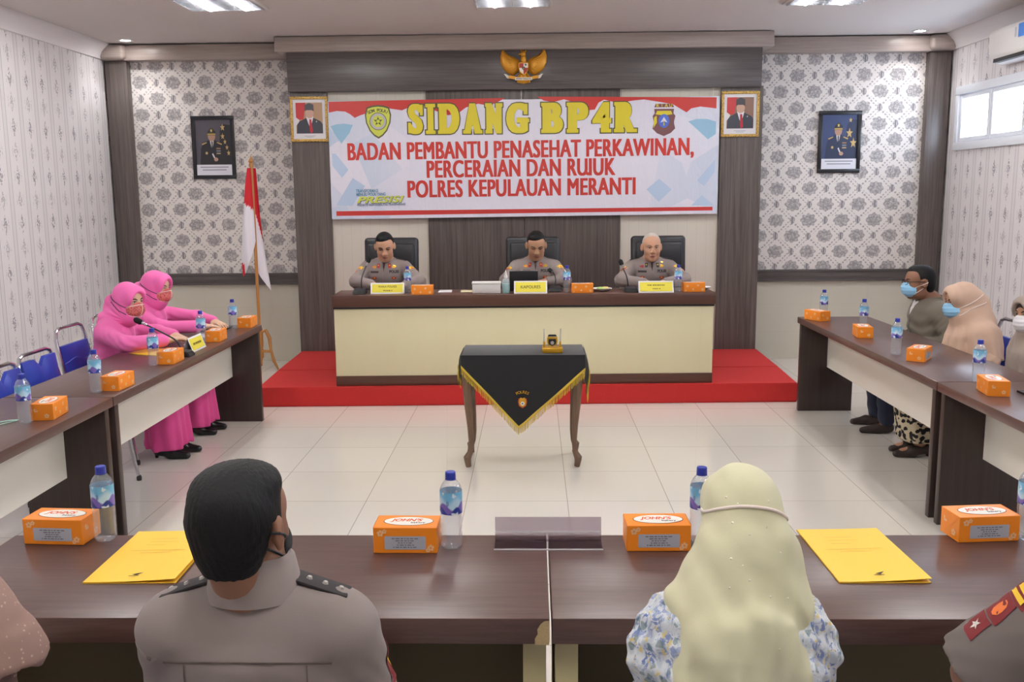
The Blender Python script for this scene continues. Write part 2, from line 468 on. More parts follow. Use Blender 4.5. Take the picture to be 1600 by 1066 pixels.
# ------------------------------------------------------------------ furniture materials
def topgrain(t):
    n = t.noise(1.0, 5, .7, (60, 3.2, 30)); m2 = t.noise(1.7, 3, .6, (120, 5, 60))
    k = ((n*.6+m2*.4-.5)*2.2+.5).mx(0).mn(1)
    t.col(t.mix(k, (70, 48, 45), (104, 76, 70))); t.set('Roughness', .30)
def topgrainX(t):
    n = t.noise(1.0, 5, .7, (3.2, 60, 30)); m2 = t.noise(1.7, 3, .6, (5, 120, 60))
    k = ((n*.6+m2*.4-.5)*2.2+.5).mx(0).mn(1)
    t.col(t.mix(k, (70, 49, 46), (106, 78, 72))); t.set('Roughness', .33)
M_topY = mat('walnut_laminate', fn=topgrain)
M_topX = mat('walnut_laminate_long', fn=topgrainX)
M_end = mat('dark_end_panel', rough=.35, fn=grain((48, 37, 35), (66, 52, 48), (30, 30, 1.2), .35))
M_modesty = mat('ivory_panel', (222, 216, 206), .4)
M_creamply = mat('cream_ply', (196, 184, 140), .5)
M_desk = mat('desk_brown', rough=.35, fn=grain((82, 54, 45), (98, 66, 54), (2, 30, 30), .32))
M_deskcream = mat('desk_cream', rough=.45, fn=grain((226, 217, 178), (230, 222, 186), (3, 3, .6), .45))
M_red = mat('red_carpet', rough=.95, fn=lambda t: (t.col(t.mix(t.noise(120, 2), (190, 42, 42), (206, 52, 50))), t.set('Roughness', .95)))
M_chip = mat('bare_particle_board', rough=.9, fn=lambda t: t.col(t.mix(t.noise(220, 3), (168, 142, 98), (206, 182, 140))))
TZ = .78

def side_table(y0, y1, s, label):
    """a long table along y; s=-1 left, +1 right; sitters on the outer side"""
    r = empty('meeting_table', (s*2.475, (y0+y1)/2, 0), 0, label, 'table', 'long tables down the two sides')
    L = (y1-y0)/2; inner = -s*.29
    MB().box((-.29, -L, TZ-.05), (.29, L, TZ), .004).build('tabletop', M_topY, r)
    xa, xb = sorted((inner+s*.012, inner+s*.45))
    for e in (-1, 1):
        ya, yb = sorted((e*(L-.03), e*(L-.075)))
        MB().box((xa, ya, 0), (xb, yb, TZ-.05), .002).build('end_panel', M_end, r)
    xm = inner+s*.235
    MB().box((min(xm, xm+s*.02), -L+.075, .37), (max(xm, xm+s*.02), L-.075, TZ-.05)).build('modesty_panel', M_modesty, r)
    return r
side_table(4.725, 7.43, -1, 'long dark walnut table before the two women in pink')
side_table(2.80, 4.715, -1, 'dark walnut table at the left edge of the photo holding a box, bottle and mask')
side_table(5.035, 7.74, 1, 'long dark walnut table before the man in the jacket')
side_table(2.80, 5.025, 1, 'dark walnut table at the right edge of the photo with a phone on it')

def front_table(x0, x1, label, chip):
    r = empty('meeting_table', ((x0+x1)/2, 2.445, 0), 0, label, 'table', 'front tables with their backs to the camera')
    L = (x1-x0)/2; d = .285
    b = MB(); b.box((-L, -d, TZ-.068), (L, d, TZ), .004); b.build('tabletop', M_topX, r)
    for e in (-1, 1):
        xa, xb = sorted((e*(L-.008), e*(L-.066)))
        b = MB(); b.box((xa, -d+.035, 0), (xb, d-.06, TZ-.068), .002, mi=0); b.build('end_panel', [M_creamply], r)
    MB().box((-L+.066, .04, .30), (L-.066, .06, TZ-.068)).build('modesty_panel', mat('shaded_ivory_panel', (96, 86, 66), .6), r)  # ivory panel coloured darker: the shade under the table is in its colour
    if chip:
        b = MB(); y = -d-.0012
        b.flat([(L-.001, TZ-.068), (L-.001, TZ-.005), (L-.012, TZ-.006), (L-.022, TZ-.014), (L-.030, TZ-.028), (L-.029, TZ-.040), (L-.036, TZ-.052), (L-.036, TZ-.068)], y)
        b.build('chipped_edge', M_chip, r)['label'] = 'bare particle board where the edging broke off'
    return r
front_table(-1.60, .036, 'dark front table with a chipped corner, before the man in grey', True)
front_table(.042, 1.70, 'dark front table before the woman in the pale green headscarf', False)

# ------------------------------------------------------------------ stage platform and the head desk
DR = .0265
def platform():
    r = empty('stage_platform', (-.06, 8.9, 0), 0, 'low red carpeted platform under the head desk', 'platform')
    def poly(pts, z0, z1):
        b = MB(); n = len(pts); v = [(p[0]+.06, p[1]-8.9, z0) for p in pts]+[(p[0]+.06, p[1]-8.9, z1) for p in pts]
        b.add(v, [tuple(range(n))[::-1], tuple(range(n, 2*n))]+[(i, (i+1) % n, (i+1) % n+n, i+n) for i in range(n)])
        return b
    a = [(-2.385, 7.868), (2.285, 8.000), (2.32, 8.78), (-2.43, 8.70)]; c = [(-2.432, 8.71), (2.322, 8.79), (2.35, 9.795), (-2.47, 9.795)]
    b = poly(a, 0, .168); bmesh.ops.bevel(b.bm, geom=list(b.bm.edges), offset=.008, segments=2, affect='EDGES'); b.build('front_section', M_red, r)
    b = poly(c, 0, .168); bmesh.ops.bevel(b.bm, geom=list(b.bm.edges), offset=.008, segments=2, affect='EDGES'); b.build('rear_section', M_red, r)
platform()
def desk():
    r = empty('head_desk', (-.08, 7.985, .169), DR, 'long cream and brown desk on the red platform', 'desk')
    b = MB(); b.box((-1.64, -.03, .69), (1.64, .445, .789), .004); b.build('desktop', M_desk, r)
    MB().box((-1.625, .0, .085), (1.625, .02, .69), .002).build('front_panel', M_deskcream, r)
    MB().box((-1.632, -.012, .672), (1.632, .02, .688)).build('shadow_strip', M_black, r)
    MB().box((-1.63, -.008, 0), (1.63, .02, .087), .003).build('plinth', M_desk, r)
    for s in (-1, 1): MB().box((s*1.62-.012, .02, 0), (s*1.62+.012, .43, .69), .002).build('side_panel', M_deskcream, r)
desk()

# ------------------------------------------------------------------ chairs
M_leather = mat('black_leather', (30, 30, 35), .38)
M_leatherb = mat('navy_leather', (34, 40, 58), .4)
def cushion(b, c, d, bev, mi=0, M=None): b.cbox(c, d, bev, 4, M, mi); return b
def office_chair(x, y, label, rz=PI):
    r = empty('office_chair', (x, y, .169), rz, label, 'chair', 'leather chairs behind the head desk')
    # local: sitter faces +y
    b = MB(); M = T(0, -.24, .50, rx=.10)
    cushion(b, (0, 0, .42), (.52, .09, .62), .035, 0, M); b.build('backrest', M_leather, r)
    b = MB(); cushion(b, (0, .055, .55), (.44, .05, .24), .022, 0, M); b.build('headrest_pad', M_leather, r)
    b = MB(); cushion(b, (0, .02, .415), (.52, .50, .10), .04); b.build('seat', M_leather, r)
    for s in (-1, 1):
        b = MB(); b.tube([(s*.26, -.20, .40), (s*.345, -.20, .45), (s*.345, -.20, .62), (s*.345, .10, .64), (s*.345, .12, .45), (s*.26, .12, .40)], .017, 8); b.build('armrest', M_black, r)
    b = MB(); b.lathe([(.03, .10), (.03, .40)], 12); b.build('gas_lift', M_chrome, r)
    for k in range(5):
        a = 2*PI*k/5; b = MB(); b.tube([(0, 0, .10), (.27*math.cos(a), .27*math.sin(a), .065)], [.03, .018], 8)
        g = b.build('leg', M_black, r); MB().ell((.27*math.cos(a), .27*math.sin(a), .03), (.022, .022, .03)).build('caster', M_black, g)
    return r
o1 = office_chair(-1.365, 8.765, 'black leather chair behind the officer at the desk left end')
office_chair(.0, 8.765, 'black leather chair behind the officer with the KAPOLRES card')
office_chair(1.20, 8.765, 'black leather chair behind the white-haired officer')

M_blue = mat('blue_vinyl', (40, 62, 168), .38)
M_bluetop = mat('blue_vinyl_piping', (64, 84, 186), .4)
def stack_chair(x, y, rz, kind, label):
    """local: sitter faces +y. kind 0 = tall back with a grip gap, 1 = lower notched back"""
    r = empty('stacking_chair', (x, y, 0), rz, label, 'chair', 'blue chrome stacking chairs')
    h = .93 if kind == 0 else .875; w = .205
    tr = .0125
    pts = [(-w, -.185, .44), (-w-.003, -.215, .62), (-w+.005, -.26, h-.07), (-w+.03, -.268, h-.015), (-w+.075, -.27, h), (w-.075, -.27, h), (w-.03, -.268, h-.015), (w-.005, -.26, h-.07), (w+.003, -.215, .62), (w, -.185, .44)]
    MB().tube(pts, tr, 10).build('back_frame', M_chrome, r)
    b = MB(); n = 12
    top = h-.115 if kind == 0 else h-.035
    # padded back: a shallow curved pad, its top edge level or notched
    V = []; F = []
    rows = 9
    for side in (0, 1):
        for i in range(rows+1):
            t = i/rows
            for j in range(n+1):
                u = j/n*2-1
                zt = top
                if kind == 1: zt = top-.055*max(0, 1-abs(u)*3.2)
                z = .49+(zt-.49)*t
                yy = -.185-(z-.44)*.17
                bulge = (1-u**4)*(1-(2*t-1)**6)
                if side == 0: yy += .012+.020*bulge+.006*math.sin(u*3+1.1)*(1 if abs((t-.30)) < .06 or abs(t-.68) < .06 else 0)
                else: yy -= .010+.006*bulge
                V.append((u*(w-.012), yy, z))
    k = n+1; off = (rows+1)*k
    for i in range(rows):
        for j in range(n):
            a = i*k+j; F += [(a, a+1, a+k+1, a+k), (off+a, off+a+k, off+a+k+1, off+a+1)]
    for j in range(n): F += [(j, off+j, off+j+1, j+1), (rows*k+j, rows*k+j+1, off+rows*k+j+1, off+rows*k+j)]
    for i in range(rows): F += [(i*k, (i+1)*k, off+(i+1)*k, off+i*k), (i*k+n, off+i*k+n, off+(i+1)*k+n, (i+1)*k+n)]
    b.add(V, F); bk = b.build('backrest', M_blue, r, ang=.9)
    if kind == 0:
        for t in (.32, .68):
            z = .49+(top-.49)*t; b = MB()
            b.tube([(u/10*(w-.02), -.185-(z-.44)*.17+.033-.016*(u/10)**4, z+.014*math.sin(u/10*4.2)) for u in range(-10, 11)], .004, 6)
            b.build('piping', M_bluetop, bk)
    b = MB(); cushion(b, (0, .02, .445), (.40, .41, .055), .022); b.build('seat', M_blue, r)
    for s in (-1, 1):
        MB().tube([(s*.19, -.17, .435), (s*.195, -.21, .22), (s*.20, -.255, .012)], .0115, 8).build('leg', M_chrome, r)
        MB().tube([(s*.18, .17, .425), (s*.19, .20, .22), (s*.20, .235, .012)], .0115, 8).build('leg', M_chrome, r)
        for yy in (-.255, .235): MB().lathe([(.015, 0), (.017, .02), (.012, .035)], 10, T(s*.20, yy, 0)).build('rubber_foot', M_black, r)
    MB().tube([(-.195, -.205, .26), (.195, -.205, .26)], .008, 6).build('stretcher', M_chrome, r)
    return r
FL, FR = -PI/2, PI/2         # facing +x / facing -x
stack_chair(-2.935, 6.33, FL, 0, 'tall-backed blue chair of the woman in pink who leans behind the microphone')
stack_chair(-2.78, 5.58, FL, 1, 'empty blue chair with a notched back, second behind the left tables')
stack_chair(-2.72, 5.06, FL, 1, 'empty blue chair with a notched back cut by the left photo edge')
stack_chair(-2.995, 6.98, FL, 0, 'blue chair hidden behind the woman in pink beside the flag')
stack_chair(2.965, 6.31, FR, 0, 'blue chair with chrome loop behind the woman in the beige headscarf')
stack_chair(2.99, 7.02, FR, 0, 'blue chair behind the man in the olive jacket')
stack_chair(3.05, 5.61, FR, 0, 'blue chair under the woman in the white mask')
stack_chair(-.515, 1.585, 0, 0, 'blue chair under the man in grey uniform seated with his back turned')
stack_chair(.425, 1.645, 0, 0, 'blue chair under the woman in the pale green headscarf')
stack_chair(-1.15, 1.585, 0, 0, 'blue chair under the person in brown lace')
stack_chair(1.15, 1.445, 0, 0, 'blue chair under the officer at the right photo edge')

# ------------------------------------------------------------------ small table with a fringed cloth
M_legwood = mat('carved_leg_wood', rough=.4, fn=grain((96, 72, 56), (124, 96, 76), (20, 20, 3), .4))
M_velvet = mat('black_velvet', (13, 13, 17), .85, Sheen_Weight=.25)
M_fringe = mat('gold_fringe', (214, 186, 68), .6)
def small_table():
    r = empty('side_table', (-.075, 6.235, 0), 0, 'small wooden table with curved legs under the black cloth', 'table')
    MB().box((-.39, -.20, .735), (.39, .20, .76), .006).build('tabletop', M_legwood, r)
    b = MB(); b.box((-.36, -.17, .66), (.36, -.15, .735)); b.box((-.36, .15, .66), (.36, .17, .735)); b.box((-.36, -.15, .66), (-.34, .15, .735)); b.box((.34, -.15, .66), (.36, .15, .735)); b.build('apron', M_legwood, r)
    for sx in (-1, 1):
        for sy in (-1, 1):
            b = MB()
            prof = [(.0, .735, .034), (.006, .66, .036), (.010, .56, .034), (.006, .42, .027), (-.004, .28, .021), (-.008, .17, .017), (.0, .10, .019), (.018, .065, .026), (.016, .04, .022), (.010, .004, .019)]
            b.tube([(sx*(.352+o), sy*(.165+o*.5), z) for o, z, w in prof], [w for o, z, w in prof], 8)
            b.build('leg', M_legwood, r)
small_table()
def table_cloth():
    r = empty('table_cloth', (-.075, 6.235, .7605), 0, 'black velvet cloth with gold fringe over the small table', 'tablecloth')
    X0, X1, Y0, Y1 = -.398, .412, -.215, .21
    b = MB(); N = 24
    V, F = [], []
    # top sheet and four flaps as one draped sheet (thickness by a second skin)
    b.box((X0, Y0, .0005), (X1, Y1, .006), .003)
    def flap(p0, p1, fn, nu=26, nv=10):
        """p0,p1 fold line ends; fn(u) -> drop; out = outward normal"""
        d = Vector(p1)-Vector(p0); out = Vector((d.y, -d.x, 0)).normalized()
        for th in (0, .004):
            vs = []; k = nv+1
            for i in range(nu+1):
                u = i/nu; drop = fn(u)
                for j in range(nv+1):
                    v = j/nv; z = .003-drop*v
                    o = .004+th+.012*math.sin(v*1.5)+.006*math.sin(u*17+1)*v
                    vs.append(Vector(p0)+d*u+out*o+Vector((0, 0, z)))
            b.add(vs, [(i*k+j, (i+1)*k+j, (i+1)*k+j+1, i*k+j+1) for i in range(nu) for j in range(nv)])
        return [Vector(p0)+d*(i/nu)+out*(.012+.012+.006*math.sin(i/nu*17+1))+Vector((0, 0, .003-fn(i/nu))) for i in range(nu+1)]
    def tri(u, tip, d0, d1, dt): return (d0+(dt-d0)*u/tip) if u < tip else (dt+(d1-dt)*(u-tip)/(1-tip))
    edges = []
    edges.append(flap((X0, Y0, 0), (X1, Y0, 0), lambda u: tri(u, .465, .065, .085, .475)))
    edges.append(flap((X1, Y0, 0), (X1, Y1, 0), lambda u: tri(u, .30, .10, .06, .30), 16))
    edges.append(flap((X1, Y1, 0), (X0, Y1, 0), lambda u: tri(u, .5, .06, .06, .47)))
    edges.append(flap((X0, Y1, 0), (X0, Y0, 0), lambda u: tri(u, .55, .06, .065, .21), 16))
    b.build('velvet', M_velvet, r, ang=1.0)
    for E in edges:
        f = MB()
        for i in range(len(E)-1):
            p, q = E[i], E[i+1]; m = max(2, int((q-p).length/.006)); d = (q-p).normalized(); nrm = Vector((d.y, -d.x, 0)).normalized()
            f.add([p+Vector((0, 0, .006))-nrm*.003, q+Vector((0, 0, .006))-nrm*.003, q-Vector((0, 0, .012))-nrm*.003, p-Vector((0, 0, .012))-nrm*.003,
                   p+Vector((0, 0, .006))+nrm*.002, q+Vector((0, 0, .006))+nrm*.002, q-Vector((0, 0, .012))+nrm*.002, p-Vector((0, 0, .012))+nrm*.002],
                  [(0, 1, 2, 3), (7, 6, 5, 4), (0, 4, 5, 1), (3, 2, 6, 7)])
            for s in range(m):
                c = p+(q-p)*((s+.5)/m); L = .048+.01*random.random(); sw = Vector((random.uniform(-.004, .004), random.uniform(-.004, .004), 0))
                h = d*.0026; e = c-Vector((0, 0, L))+sw
                f.add([c-h, c+h, e+h*.8, e-h*.8, c+nrm*.004], [(0, 1, 2, 3), (0, 3, 4), (1, 4, 2)])
        f.build('fringe', M_fringe, r, smooth=False)
    # embroidered badge on the front flap
    g = MB(); gold, redm, wht, blu = M_gold, mat('embroidery_red', (176, 62, 40), .7), mat('embroidery_white', (226, 220, 210), .7), mat('embroidery_blue', (60, 70, 120), .7)
    M = T(0.002, Y0-.026, -.305)
    for i, ch in enumerate('POLRES'):
        a = (i-2.5)*.20
        g.text(ch, M @ T(math.sin(a)*.075, 0, math.cos(a)*.075-.005, ry=a), .026, bold=.02, mi=0)
    sh = [(-.026, .028), (.026, .028), (.03, .005), (.024, -.022), (0, -.038), (-.024, -.022), (-.03, .005)]
    g.flat(sh, .0, M, 1); g.flat([(p[0]*.8, p[1]*.8) for p in sh], -.001, M, 0)
    g.flat([(-.02, .02), (.02, .02), (.014, .034), (0, .030), (-.014, .034)], -.0015, M, 0)
    g.flat([(.013*math.cos(t*PI/8), .013*math.sin(t*PI/8)-.006) for t in range(16)], -.002, M, 2)
    g.flat([(.006*math.cos(t*PI/4), .006*math.sin(t*PI/4)-.006) for t in range(8)], -.003, M, 3)
    g.build('embroidered_badge', [gold, redm, wht, blu], r, smooth=False)
table_cloth()
def badge_stand():
    r = empty('emblem_stand', (.125, 6.135, .7672), 0, 'gold based stand with clear rods and police emblem on the black cloth', 'trophy')
    MB().box((-.068, -.055, 0), (.068, .055, .034), .005).build('base', M_gold, r)
    for s in (-1, 1):
        b = MB(); b.tube([(s*.052, 0, .034), (s*.056, 0, .155)], .0045, 8); b.build('clear_rod', mat('clear_acrylic', (235, 238, 240), .1, Transmission_Weight=.6), r)
        MB().tube([(s*.052, 0, .034), (s*.0535, 0, .07)], .007, 8).build('rod_socket', M_gold, r)
    b = MB(); sh = [(-.033, .10), (.033, .10), (.036, .075), (.03, .05), (0, .036), (-.03, .05), (-.036, .075)]
    b.prism(sh, -.006, .006); e = b.build('emblem_plate', M_gold, r, smooth=False)
    b = MB(); b.prism([(p[0]*.72, (p[1]-.07)*.72+.066) for p in sh], -.0085, -.006, mi=0); b.prism([(.012*math.cos(t*PI/8), .012*math.sin(t*PI/8)+.062) for t in range(16)], -.011, -.0085, mi=1)
    b.prism([(-.03, .104), (.03, .104), (.024, .116), (-.024, .116)], -.007, .005, mi=0)
    b.build('emblem_relief', [M_black, mat('emblem_silver', (200, 200, 200), .3, .8)], e, smooth=False)
badge_stand()
# ------------------------------------------------------------------ snack boxes
M_orange = mat('orange_card', (250, 146, 38), .4)
M_cardwhite = mat('white_print', (240, 236, 228), .5)
M_cardpink = mat('peach_print', (244, 196, 150), .5)
M_oval_edge = mat('brown_print', (150, 80, 40), .5)
M_sticker = mat('silver_sticker', (182, 184, 196), .4)
M_ink = mat('grey_ink', (92, 92, 104), .6)
M_inkdark = mat('dark_ink', (40, 36, 40), .6)
M_orangeprint = mat('orange_print', (228, 92, 36), .5)
def flower(b, M, s, mi):
    for k in range(5):
        a = 2*PI*k/5+.3; c = (math.cos(a)*s*.62, math.sin(a)*s*.62)
        b.flat([(c[0]+s*.40*math.cos(t*PI/4), c[1]+s*.40*math.sin(t*PI/4)) for t in range(8)], -.0006, M, mi)
def snack_box():
    r = empty('snack_box', (0, 0, 0)); w, d, h = .185, .105, .078
    b = MB(); b.m(0).box((-w/2, -d/2, 0), (w/2, d/2, h), .0015, 1)
    # gift-wrap like folds on the short ends
    for s in (-1, 1):
        x = s*(w/2+.0006); b.add([(x, -d/2, h), (x, d/2, h), (x+s*.0015, 0, h*.42)], [(0, 1, 2)], 0)
    F = T(0, -d/2, 0); B = T(0, d/2, 0, rz=PI); R_ = T(w/2, 0, 0, rz=PI/2); L_ = T(-w/2, 0, 0, rz=-PI/2)
    for x, z, s in ((-.072, .060, .010), (-.060, .066, .007), (.074, .017, .010), (.066, .010, .007)): flower(b, F @ T(x, 0, z), s, 1)
    for x, z, s in ((-.062, .05, .011), (.03, .055, .010), (-.012, .022, .009), (.068, .020, .011), (-.075, .012, .007)): flower(b, B @ T(x, 0, z), s, 1)
    for Q in (R_, L_):
        for x, z, s in ((-.025, .05, .011), (.022, .022, .011)): flower(b, Q @ T(x, 0, z), s, 1)
    b.build('carton', [M_orange, M_cardpink], r, smooth=False)
    top = T(.004, 0, h, rx=-PI/2)
    b = MB(); n = 40
    b.flat([(.074*math.cos(2*PI*t/n), .037*math.sin(2*PI*t/n)) for t in range(n)], -.0006, top, 0)
    b.flat([(.0715*math.cos(2*PI*t/n), .0345*math.sin(2*PI*t/n)) for t in range(n)], -.0011, top, 1)
    b.text("JOHN'S", top @ T(-.006, -.0016, .006), .030, width=.094, bold=.035, mi=2, shear=.25)
    b.text("bakery", top @ T(.030, -.0016, -.014), .015, width=.042, bold=.02, mi=3)
    b.build('printed_logo', [M_oval_edge, M_cardwhite, M_orangeprint, M_inkdark], r, smooth=False)
    b = MB(); x0, x1, z0, z1, q = -.060, .060, .012, .052, .004
    pts = []
    for cx, cz, a0 in ((x1-q, z1-q, 0), (x0+q, z1-q, 90), (x0+q, z0+q, 180), (x1-q, z0+q, 270)):
        for k in range(4): a = math.radians(a0+k*30); pts.append((cx+q*math.cos(a), cz+q*math.sin(a)))
    b.flat(pts, -.0008, F, 0)
    for i, wd in enumerate((.082, .060, .046, .052, .074)):
        z = z1-.007-i*.0065; xx = -wd/2+.002
        while xx < wd/2-.004:
            l = random.uniform(.004, .012); b.flat([(xx, z-.0011), (min(xx+l, wd/2), z-.0011), (min(xx+l, wd/2), z+.0011), (xx, z+.0011)], -.0014, F, 1); xx += l+.003
    b.build('address_sticker', [M_sticker, M_ink], r, smooth=False)['label'] = 'silver sticker with small print'
    return r
BOX = snack_box(); BG = 'orange snack boxes'
LB, RB = -PI/2, PI/2
boxes = [
 (-1.436, 2.70, TZ, -.06, 'orange snack box on the near table next to the left yellow folder'),
 (-.373, 2.632, TZ, -.01, 'orange snack box on the near table right of the man in grey uniform'),
 (.359, 2.648, TZ, .015, 'orange snack box on the near table left of the pale green headscarf'),
 (1.335, 2.722, TZ, .09, 'orange snack box on the near table right of the right yellow folder'),
 (-2.30, 4.30, TZ, LB+.12, 'orange snack box beside the face mask strap on the left near table'),
 (-2.265, 4.96, TZ, LB-.03, 'orange snack box just past the seam of the two left tables'),
 (-2.275, 5.745, TZ, LB+.02, 'orange snack box touching the black microphone base'),
 (-2.285, 6.63, TZ, LB+.05, 'orange snack box behind the yellow name card on the left table'),
 (-2.272, 7.335, TZ, LB+.03, 'orange snack box at the far end of the left table below the flag'),
 (2.285, 7.54, TZ, RB+.45, 'orange snack box at the far end of the right table'),
 (2.345, 6.66, TZ, RB-.12, 'orange snack box second from the far end of the right table'),
 (2.365, 5.72, TZ, RB-.62, 'orange snack box turned cornerwise before the beige headscarf'),
 (2.345, 4.745, TZ, RB-.15, 'orange snack box next to the black phone on the right'),
 (-.95, 8.005, .9585, PI+DR, 'orange snack box at the left officer on the head desk'),
 (.423, 8.075, .9585, PI+DR, 'orange snack box between the water bottle and the dish on the head desk'),
 (1.385, 8.11, .9585, PI+DR, 'orange snack box at the right end of the head desk'),
]
for i, (x, y, z, a, lab) in enumerate(boxes):
    if i == 0: BOX.location = (x, y, z+.0003); BOX.rotation_euler.z = a; tag(BOX, lab, 'snack box', BG)
    else: dup(BOX, (x, y, z+.0003), a, lab, BG)

# ------------------------------------------------------------------ water bottles
M_pet = petmat('clear_bottle', (.95, .97, 1.0), .13)
M_cap = mat('blue_cap', (44, 60, 168), .4)
def wrap(t):
    x, y, z = t.pos()
    a = x.atan2(-y); n = t.noise(30, 3)
    w1 = (a*3.2+.6).sin()*.010+(n-.5)*.016; w2 = (a*4.1+2.2).sin()*.008
    c = t.mix((z-.148+w2).step(-.01, .014), (196, 228, 246), (120, 190, 228))
    c = t.mix((z-.134+w1).step(.002, -.004), c, (124, 104, 190))
    c = t.mix((z-.122+w2*1.3).step(.002, -.004), c, (40, 62, 150))
    c = t.mix((n-.60).step(0, .05), c, (228, 240, 250))
    t.col(c); t.set('Roughness', .35)
M_wrap = mat('bottle_wrap', fn=wrap)
M_aquaink = mat('purple_print', (76, 60, 150), .5)
def bottle():
    r = empty('water_bottle', (0, 0, 0))
    prof = [(.0005, .006), (.012, .003), (.022, 0), (.029, .004), (.0318, .014), (.0305, .030), (.0322, .042), (.0305, .054), (.0322, .066), (.0305, .078), (.0322, .090), (.0315, .104), (.0325, .110),
            (.0325, .174), (.031, .182), (.026, .194), (.018, .204), (.0125, .209), (.0125, .224), (.0005, .224)]
    MB().lathe(prof, 28).build('bottle_body', M_pet, r, ang=1.2)
    b = MB(); b.lathe([(.0005, .211), (.0150, .211), (.0155, .214), (.0150, .229), (.0135, .231), (.0005, .231)], 28); b.lathe([(.0160, .2075), (.0160, .2105), (.0130, .2105), (.0130, .2075)], 28, cap=False); b.build('bottle_cap', M_cap, r)
    b = MB(); b.lathe([(.0331, .109), (.0331, .175)], 32, cap=False, mi=0)
    R0 = .0334
    b.text('AQUA', Matrix.Identity(4), .021, width=.046, bold=.02, mi=1, shear=.15, warp=lambda p: (R0*math.sin(p[0]/R0+.35), -R0*math.cos(p[0]/R0+.35), p[2]+.142))
    b.build('bottle_wrap', [M_wrap, M_aquaink], r, ang=1.2)
    return r
BOT = bottle(); BTG = 'water bottles with blue caps'
bottles = [
 (-1.300, 2.69, TZ, .2, 'water bottle at the left box on the near table'),
 (-.243, 2.628, TZ, 0, 'water bottle standing alone in full view near the table middle'),
 (.492, 2.668, TZ, -.6, 'water bottle half hidden by the pale green headscarf'),
 (1.466, 2.70, TZ, .4, 'water bottle cut by the right photo edge on the near table'),
 (-2.345, 4.165, TZ, LB, 'water bottle nearest to the camera on the left tables'),
 (-2.325, 4.835, TZ, LB+.5, 'water bottle at the seam of the two left tables'),
 (-2.335, 5.63, TZ, LB+1, 'water bottle before the yellow envelope'),
 (-2.345, 6.50, TZ, LB+.3, 'water bottle at the yellow name card on the left table'),
 (-2.350, 7.225, TZ, LB+.7, 'water bottle at the far end of the left table'),
 (2.375, 7.67, TZ, RB, 'water bottle at the far end of the right table'),
 (2.46, 6.98, TZ, RB+.8, 'water bottle in front of the man in the olive jacket'),
 (2.292, 5.90, TZ, RB+.4, 'water bottle left of the cornerwise orange box'),
 (2.398, 5.02, TZ, RB-.5, 'water bottle behind the right-hand box next to the phone'),
 (-1.092, 8.125, .9585, PI, 'water bottle in front of the left officer'),
 (.292, 8.10, .9585, PI+.4, 'water bottle in front of the middle officer'),
 (1.250, 8.09, .9585, PI-.4, 'water bottle in front of the white-haired officer'),
]
for i, (x, y, z, a, lab) in enumerate(bottles):
    if i == 0: BOT.location = (x, y, z+.0003); BOT.rotation_euler.z = a; tag(BOT, lab, 'water bottle', BTG)
    else: dup(BOT, (x, y, z+.0003), a, lab, BTG)

# ------------------------------------------------------------------ folders, envelope, papers
M_folder = mat('yellow_card', (252, 204, 62), .5)
M_paper = mat('white_paper', (232, 232, 236), .6)
M_printgrey = mat('faint_print', (214, 170, 60), .6)
def folder(c, size, rz, label):
    r = empty('folder', (c[0], c[1], TZ), rz, label, 'folder', 'yellow folders on the near table')
    w, l = size; b = MB()
    b.box((-w/2, -l/2, .0004), (w/2, l/2, .0022)); b.build('back_cover', M_folder, r, smooth=False)
    b = MB(); n = 8   # front cover lifts a little at the free edge
    V = [(-w/2+w*i/n, yy, .003+.009*(i/n)**2*(.4+.6*(yy < 0))) for i in range(n+1) for yy in (-l/2, l/2)]
    k = len(V); V += [(v[0], v[1], v[2]+.0015) for v in V]
    F = []
    for i in range(n): a = 2*i; F += [(a, a+1, a+3, a+2), (k+a, k+a+2, k+a+3, k+a+1), (a, a+2, k+a+2, k+a), (a+1, k+a+1, k+a+3, a+3)]
    F += [(0, k, k+1, 1), (2*n, 2*n+1, k+2*n+1, k+2*n)]
    b.add(V, F, 0)
    def up(x, y): t = (x+w/2)/w; return .003+.009*t*t*(.4+.6*(.5-y/l))+.0022
    def bar(x0, x1, y, hh, mi): b.add([(x0, y-hh, up(x0, y)), (x1, y-hh, up(x1, y)), (x1, y+hh, up(x1, y)), (x0, y+hh, up(x0, y))], [(0, 1, 2, 3)], mi)
    for (x0, x1, y) in ((-.06, .02, .125), (-.055, .03, .10), (-.055, .0, .075), (-.085, .075, .03), (-.05, .04, .012)): bar(x0, x1, y, .0012, 1)
    for p in ([(-.01, -.148), (.004, -.152), (.018, -.135), (.006, -.140)], [(-.016, -.155), (.012, -.156), (.012, -.159), (-.016, -.158)]):
        b.add([(x, y, up(x, y)+.0004) for x, y in p], [(0, 1, 2, 3)], 2)
    b.build('front_cover', [M_folder, M_printgrey, M_inkdark], r, smooth=False)
folder((-1.094, 2.558), (.250, .385), .02, 'yellow folder on the near table left of the man in grey')
folder((.926, 2.568), (.243, .392), .012, 'yellow folder on the near table right of the pale green headscarf')
def slab(name, cs, h, m, z, label, cat, group=None):
    cx = sum(p[0] for p in cs)/len(cs); cy = sum(p[1] for p in cs)/len(cs)
    b = MB(); n = len(cs); v = [(p[0]-cx, p[1]-cy, 0) for p in cs]+[(p[0]-cx, p[1]-cy, h) for p in cs]
    b.add(v, [tuple(range(n))[::-1], tuple(range(n, 2*n))]+[(i, (i+1) % n, (i+1) % n+n, i+n) for i in range(n)])
    o = b.build(name, m, smooth=False, loc=(cx, cy, z+.0004)); return tag(o, label, cat, group)
slab('envelope', [(-2.68, 6.06), (-2.42, 5.95), (-2.36, 6.16), (-2.60, 6.28)], .006, M_folder, TZ, 'yellow envelope under the arm of the woman in pink at the microphone', 'envelope')
